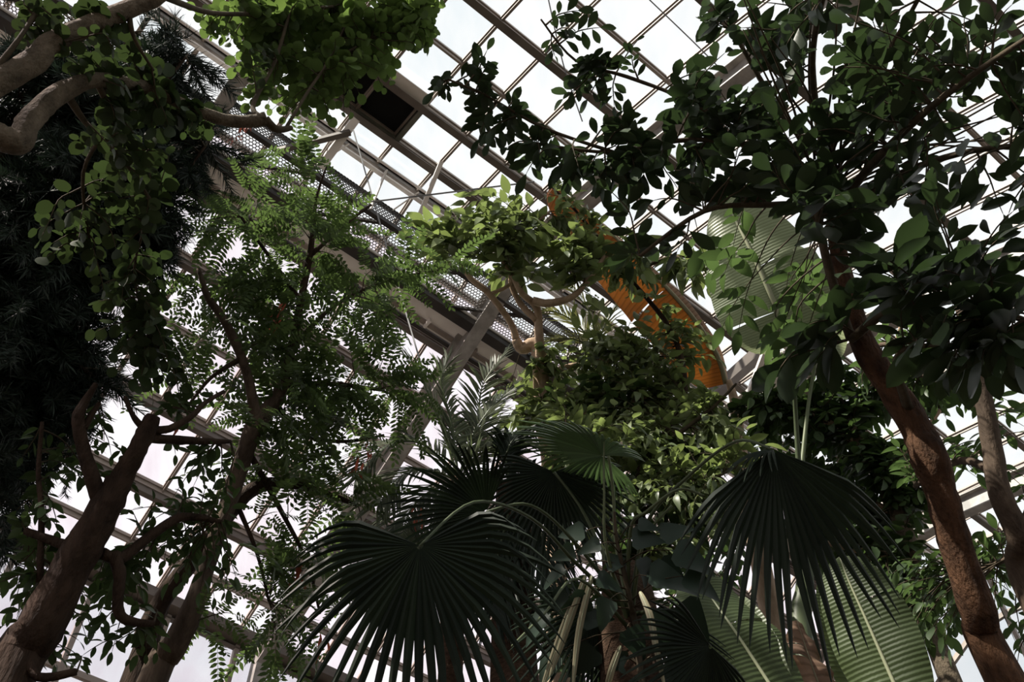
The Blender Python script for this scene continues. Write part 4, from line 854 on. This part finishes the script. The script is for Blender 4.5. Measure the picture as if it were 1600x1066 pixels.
for a in ((940, 640, 90, 60, 8.6, 9.4, 20, 8, 22), (1050, 740, 90, 60, 8.0, 8.8, 22, 8, 24), (900, 760, 80, 60, 8, 8.8, 18, 8, 24), (1000, 850, 110, 60, 7.4, 8.2, 24, 8, 24), (1120, 860, 70, 60, 7.4, 8.2, 14, 8, 24)):
    cl.blob('ellip', *a, **cl2kw)

# 12 fan palm in the foreground
def fan_leaf(pl, hub, tip, nrm, N_=46, spread=150, fuse=0.45, mat=None, droop=0.35, asym=0.0, crease=0.35, hub_loc=None, part='fan_blade'):
    o = pl.root.location; a = tip - hub; L = a.length; a.normalize()
    nz = (nrm - a * nrm.dot(a)).normalized(); sx = a.cross(nz)
    vs, fs = [], []; dth = math.radians(2 * spread) / N_
    for i in range(N_):
        th = -math.radians(spread) + dth * (i + 0.5); u = abs(th) / math.radians(spread)
        ln = L * (1.0 - 0.35 * u ** 1.6) * uni(0.92, 1.04); fz = fuse * L * (1 - 0.25 * u)
        dr = a * math.cos(th) + sx * math.sin(th); tn = sx * math.cos(th) - a * math.sin(th)
        stn = []
        hang = uni(0.7, 1.3); side_j = uni(-0.04, 0.04)
        for r in (0.02 * L, fz * 0.5, fz, fz + (ln - fz) * 0.3, fz + (ln - fz) * 0.6, fz + (ln - fz) * 0.85, ln):
            if r <= fz: w = r * math.tan(dth / 2) * 1.02
            else:
                q = (r - fz) / (ln - fz); w = fz * math.tan(dth / 2) * (1 - q) ** 0.55 + 0.001
            ex = max(0, (r - fz * 0.8) / (ln - fz * 0.8))
            c = hub + dr * r - UP * (droop * hang * L * ex ** 2.2) + tn * (side_j * L * ex ** 2) - nz * (0.10 * L * (r / L) ** 2)
            stn.append((c - tn * w, c + nz * (w * crease * 2.2), c + tn * w))
        bs = len(vs)
        for s_ in stn: vs += list(s_)
        for k in range(len(stn) - 1):
            q = bs + k * 3; fs += [(q, q + 1, q + 4, q + 3), (q + 1, q + 2, q + 5, q + 4)]
    me = mesh_from(part, [v - o for v in vs], fs, mat)
    return link(part, me, pl.root, Vector((0, 0, 0)))
b = ground_below(975, 1066, 4.7, 0.3)
fp = Plant('fan_palm', b, 'big dark fan palm with pleated hanging leaves at the bottom centre', 'fan palm')
crown = P(985, 985, 5.2)
fp.limb([(b, 0.19), (b.lerp(crown, 0.5), 0.17), (crown, 0.15), (P(975, 880, 5.4), 0.06)], 'trunk', M['fibre'], 0.2, 14)
def fan(hub, tip, D_h, D_t, nrm, stalk_pts, mat='fan', **k):
    H_, T_ = P(*hub, D_h), P(*tip, D_t)
    f = fan_leaf(fp, H_, T_, nrm, mat=M[mat], **k)
    stalk(fp, stalk_pts + [(*hub, D_h, 3.5)], 'petiole', M['petiole'], f)
    return f
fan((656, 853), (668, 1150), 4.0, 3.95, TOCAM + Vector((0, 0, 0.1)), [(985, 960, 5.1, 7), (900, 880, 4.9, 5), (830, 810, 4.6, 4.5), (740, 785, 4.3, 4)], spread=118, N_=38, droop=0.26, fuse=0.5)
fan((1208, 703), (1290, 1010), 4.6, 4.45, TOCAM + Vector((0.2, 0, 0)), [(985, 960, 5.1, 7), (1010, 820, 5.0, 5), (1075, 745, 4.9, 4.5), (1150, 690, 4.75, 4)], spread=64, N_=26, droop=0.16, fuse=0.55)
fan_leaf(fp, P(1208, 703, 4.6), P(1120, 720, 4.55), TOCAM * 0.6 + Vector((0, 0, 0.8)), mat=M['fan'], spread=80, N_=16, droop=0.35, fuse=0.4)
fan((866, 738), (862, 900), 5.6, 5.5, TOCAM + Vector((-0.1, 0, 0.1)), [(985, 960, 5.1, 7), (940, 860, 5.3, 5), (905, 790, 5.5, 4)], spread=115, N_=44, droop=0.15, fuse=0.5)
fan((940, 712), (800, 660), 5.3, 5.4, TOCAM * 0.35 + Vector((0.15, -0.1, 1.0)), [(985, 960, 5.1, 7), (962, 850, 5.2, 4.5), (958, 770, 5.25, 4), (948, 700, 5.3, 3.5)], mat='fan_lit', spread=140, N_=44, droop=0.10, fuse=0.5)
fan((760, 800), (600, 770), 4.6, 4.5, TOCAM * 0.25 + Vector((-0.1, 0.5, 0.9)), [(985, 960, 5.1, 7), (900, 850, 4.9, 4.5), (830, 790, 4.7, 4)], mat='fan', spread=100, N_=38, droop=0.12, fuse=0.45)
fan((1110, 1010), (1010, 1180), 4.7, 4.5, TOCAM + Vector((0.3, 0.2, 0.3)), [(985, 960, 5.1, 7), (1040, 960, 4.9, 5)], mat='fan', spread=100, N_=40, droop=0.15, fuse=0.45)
for pts in ([(985, 985, 5.1, 6), (948, 860, 5.0, 4), (944, 770, 5.0, 3), (944, 690, 5.05, 2)], [(980, 975, 5.1, 7), (985, 830, 5.0, 5), (1010, 800, 4.9, 4), (1060, 765, 4.9, 3.5), (1100, 775, 4.9, 3)], [(985, 985, 5.1, 6), (1005, 850, 5.0, 4), (1050, 790, 5, 3)], [(985, 985, 5.1, 6), (905, 905, 4.6, 4), (850, 960, 4.3, 3.5), (800, 1010, 4.1, 3)]):
    stalk(fp, pts, 'petiole', M['petiole'])
for pts in ([(1000, 925, 4.8, 3), (1015, 960, 4.7, 6), (1025, 1010, 4.6, 6), (1040, 1080, 4.5, 5)], [(915, 900, 4.9, 4), (885, 985, 4.8, 6), (858, 1060, 4.7, 5)], [(925, 900, 4.9, 4), (905, 985, 4.8, 6), (895, 1075, 4.7, 5)], [(895, 940, 4.9, 4), (870, 1010, 4.8, 5), (845, 1080, 4.7, 4)], [(970, 1010, 4.8, 4), (955, 1050, 4.7, 5), (945, 1090, 4.7, 5)]):
    q = [P(*p[:3]) for p in pts]; o_ = fp.root.location
    ob = ribbon_leaf(fp, [(v,) for v in q], 0.016, 'dry_strap', M['strap'], TOCAM, 0.004, 0.6, n=12, m=2, edge_wave=0.0)
# hanging skirt of older fan leaves below the crown
fan((1010, 960), (985, 1150), 5.2, 4.9, TOCAM + Vector((-0.3, 0.2, 0.2)), [(985, 985, 5.2, 7)], mat='fan', spread=80, N_=34, droop=0.12, fuse=0.4)
fan((930, 950), (880, 1150), 5.2, 4.9, TOCAM + Vector((0.3, 0.2, 0.2)), [(985, 985, 5.2, 7)], mat='fan', spread=80, N_=34, droop=0.12, fuse=0.4)

# 13 heart-leaved climber on the fan palm trunk
b = fp.root.location + Vector((0.05, -0.32, 0))
hv = Plant('heart_leaved_climber', b, 'climber with large heart-shaped leaves on the fan palm trunk', 'climber')
hv.limb([(b, 0.02), (b.lerp(P(1000, 1000, 4.95), 0.5), 0.02), (P(1000, 1040, 4.9), 0.018), (P(985, 940, 5.0), 0.015), (P(965, 850, 5.05), 0.01), (P(960, 800, 5.1), 0.006)], 'stem', M['twig'], 0.1, 7)
for x, y, px_, dx, dy in ((1010, 900, 68, 1, 0.15), (945, 882, 34, 1, -0.2), (995, 820, 30, 1, 0.1), (985, 842, 44, 1, 0.0), (930, 905, 40, 1, 0.3), (900, 860, 36, -1, 0.3), (890, 930, 42, -1, 0.5), (905, 968, 44, 1, -0.1), (930, 1010, 50, -0.6, 0.7), (960, 1025, 40, 0.6, 0.6), (1025, 880, 52, 0.8, 0.6), (1050, 860, 60, 0.7, 0.3), (1030, 840, 46, 1, -0.4), (965, 1040, 36, 1, 0.2), (980, 980, 46, 0.5, 0.9), (1035, 985, 50, 0.7, 0.6), (920, 930, 46, -0.8, 0.6), (1060, 940, 60, 0.6, 0.8), (940, 850, 34, -0.7, 0.2), (885, 890, 40, -0.9, 0.5), (1020, 950, 60, 0.4, 0.9), (955, 935, 44, -0.4, 0.9), (1065, 900, 55, 0.9, 0.4), (1000, 870, 40, 0.2, 0.6), (860, 960, 50, -0.7, 0.6), (915, 830, 36, -0.8, 0.1), (1045, 1030, 60, 0.5, 0.8), (870, 1020, 46, -0.5, 0.8)):
    D = uni(4.75, 5.05); p = P(x, y, D); d = P(x + dx * 40, y + dy * 40, D) - p
    near = min(hv.nodes, key=lambda q: (q - p).length)
    hv.twigs.tube([near, near.lerp(p, 0.5) + UP * 0.04, p], [0.004, 0.003, 0.002], 4, 3)
    hv.leaf('heart', p, d, TOCAM * 0.9 + Vector((uni(-.5, .5), uni(-.5, .3), uni(0.2, 0.9))), px_ * D / F_PX * 1.15)

# 14 feather palm left of centre
def frond(pl, pts, mat, n=34, ll=0.30, lw=0.022, ang=50, nrm=None, droop=0.35, part='frond', both=True):
    raw = [P(*p) for p in pts]; tmp = MB(); path = tmp.tube(raw, [0.01] * len(raw), 3, 10); K = len(path)
    o = pl.root.location; vs, fs = [], []; nrm = nrm or UP
    cum = [0.0]
    for a, b_ in zip(path, path[1:]): cum.append(cum[-1] + (b_ - a).length)
    L = cum[-1]
    for i in range(n):
        t = 0.14 + 0.86 * (i + 0.5) / n; s = t * L; k = max(j for j in range(K) if cum[j] <= s); k = min(k, K - 2)
        pos = path[k].lerp(path[k + 1], (s - cum[k]) / max(1e-6, cum[k + 1] - cum[k])); d = (path[k + 1] - path[k]).normalized()
        nr = (nrm - d * nrm.dot(d)).normalized(); sv = d.cross(nr)
        for sg in (-1, 1):
            A_ = math.radians(ang * (1 - 0.45 * t) + uni(-5, 5)); ln = ll * (0.45 + 0.9 * math.sin(math.pi * (0.12 + 0.8 * t)) ) * uni(0.9, 1.1) * 0.85
            dr = d * math.cos(A_) + sv * (sg * math.sin(A_)) + nr * uni(0.05, 0.3)
            tw = dr.cross(nr).normalized(); bs = len(vs); hg = uni(0.7, 1.4)
            for q, w in ((0, 0.35), (0.25, 1.0), (0.6, 0.8), (1.0, 0.04)):
                c = pos + dr * (ln * q) - UP * (droop * hg * ln * q * q); vs += [c - tw * (lw * w / 2), c + nr * (lw * w * 0.25), c + tw * (lw * w / 2)]
            for k_ in range(3):
                q = bs + k_ * 3; fs += [(q, q + 1, q + 4, q + 3), (q + 1, q + 2, q + 5, q + 4)]
    ob = link(part, mesh_from(part, [v - o for v in vs], fs, mat), pl.root, Vector((0, 0, 0)))
    rb = MB(o); rb.tube(path, [0.014 * (1 - 0.85 * i / (K - 1)) for i in range(K)], 6, 1); r = rb.build('rachis', M['petiole'], None, True); r.parent = ob; r.location = (0, 0, 0)
    return ob
b = ground_below(725, 1066, 7.0, 0.3); cr = P(716, 752, 8.2)
fe = Plant('feather_palm', b, 'feather palm with arching silvery fronds left of centre', 'feather palm')
fe.limb([(b, 0.12), (b.lerp(cr, 0.5), 0.10), (cr, 0.07)], 'trunk', M['fibre'], 0.15, 12)
tilt = Vector((0.2, -0.5, 0.8))
for pts in ([(716, 752, 8.2), (698, 690, 8.3), (675, 630, 8.4), (652, 580, 8.5), (630, 555, 8.6)], [(716, 752, 8.2), (705, 660, 8.5), (690, 600, 8.7), (700, 560, 8.8)], [(716, 752, 8.2), (670, 700, 8.1), (630, 690, 8.0), (585, 710, 7.8), (555, 750, 7.6)], [(716, 752, 8.2), (670, 735, 8.0), (625, 745, 7.8), (590, 790, 7.5)], [(716, 752, 8.2), (735, 690, 8.5), (765, 640, 8.7), (800, 610, 8.9)], [(716, 752, 8.2), (750, 710, 8.2), (800, 690, 8.2), (840, 700, 8.1)], [(716, 752, 8.2), (700, 780, 8.0), (680, 810, 7.8), (650, 850, 7.5)], [(716, 752, 8.2), (760, 750, 8.0), (800, 770, 7.8), (830, 800, 7.6)], [(716, 752, 8.2), (745, 660, 8.8), (755, 600, 9.1), (790, 550, 9.3)], [(716, 752, 8.2), (670, 770, 7.9), (640, 800, 7.7), (625, 850, 7.4)]):
    frond(fe, pts, M['feather'], 36, 0.36, 0.026, 52, tilt, 0.4)
b = ground_below(935, 1066, 8.6, 0.6); cr2 = P(930, 545, 10.4)
ye = Plant('feather_palm', b, 'small yellow-green feather palm behind the crooked tan limbs', 'feather palm')
ye.limb([(b, 0.10), (b.lerp(cr2, 0.5), 0.08), (cr2, 0.05)], 'trunk', M['fibre'], 0.12, 10)
for pts in ([(930, 545, 10.4), (905, 510, 10.4), (875, 490, 10.3), (845, 485, 10.2)], [(930, 545, 10.4), (895, 530, 10.3), (860, 530, 10.2)], [(930, 545, 10.4), (925, 500, 10.5), (905, 465, 10.6), (880, 445, 10.6)], [(930, 545, 10.4), (950, 500, 10.6), (975, 470, 10.7)]):
    frond(ye, pts, M['yellow_palm'], 26, 0.34, 0.022, 50, tilt, 0.4)

# 15 stout fibrous trunk beside the fan leaf
b = ground_below(815, 1066, 6.6, 0.2); tp = P(800, 770, 7.4)
st = Plant('stout_palm', b, 'stout fibrous palm trunk with drooping fronds right of the dark fan leaf', 'palm')
st.limb([(b, 0.17), (b.lerp(tp, 0.5), 0.16), (tp, 0.13)], 'trunk', M['fibre'], 0.3, 14, 10)
for pts in ([(800, 770, 7.4), (830, 740, 7.3), (870, 760, 7.1), (890, 810, 6.9)], [(800, 770, 7.4), (770, 740, 7.3), (735, 760, 7.1), (715, 810, 6.9)], [(800, 770, 7.4), (790, 725, 7.5), (800, 690, 7.6), (830, 670, 7.7)], [(800, 770, 7.4), (825, 790, 7.1), (850, 850, 6.8), (860, 920, 6.6)], [(800, 770, 7.4), (790, 820, 7.0), (775, 880, 6.7), (770, 950, 6.5)]):
    frond(st, pts, M['fan'], 30, 0.34, 0.03, 45, tilt, 0.7)

# 16 low shrub closing the bottom of the picture behind the palms
b = ground_below(1080, 1066, 7.8, 0.8)
sh = Plant('understorey_shrub', b, 'dark understorey shrub behind the heart-leaved climber', 'shrub')
sh.limb([(b, 0.06), (b.lerp(P(1080, 1000, 7.4), 0.6), 0.05), (P(1080, 980, 7.4), 0.03), (P(1060, 900, 7.6), 0.015)], 'stem', M['dark_bark'], 0.1, 8)
for pts in ([(1080, 990, 7.4, 5), (980, 930, 7.2, 3), (880, 920, 7.1, 2)], [(1080, 990, 7.4, 5), (1130, 920, 7.3, 3), (1140, 860, 7.3, 2)], [(1080, 990, 7.4, 4), (900, 1020, 6.8, 3), (800, 1000, 6.6, 2)]):
    sh.limb(pts, 'branch', M['dark_bark'], 0.1, 6)
kw = dict(tw_r=0.003, span=0.4, droop=0.4, tilt=0.6)
for a in ((1090, 920, 60, 60, 6.6, 7.6, 18, 7, 28), (980, 960, 90, 70, 6.2, 7.2, 26, 7, 30), (880, 950, 60, 60, 6.4, 7.2, 14, 7, 28), (1060, 1020, 70, 50, 6, 7, 16, 7, 30), (940, 1040, 90, 40, 6, 6.8, 16, 7, 30), (800, 960, 50, 60, 6.6, 7.2, 6, 7, 26)):
    sh.blob('ellip', *a, **kw)

flush_leaves()
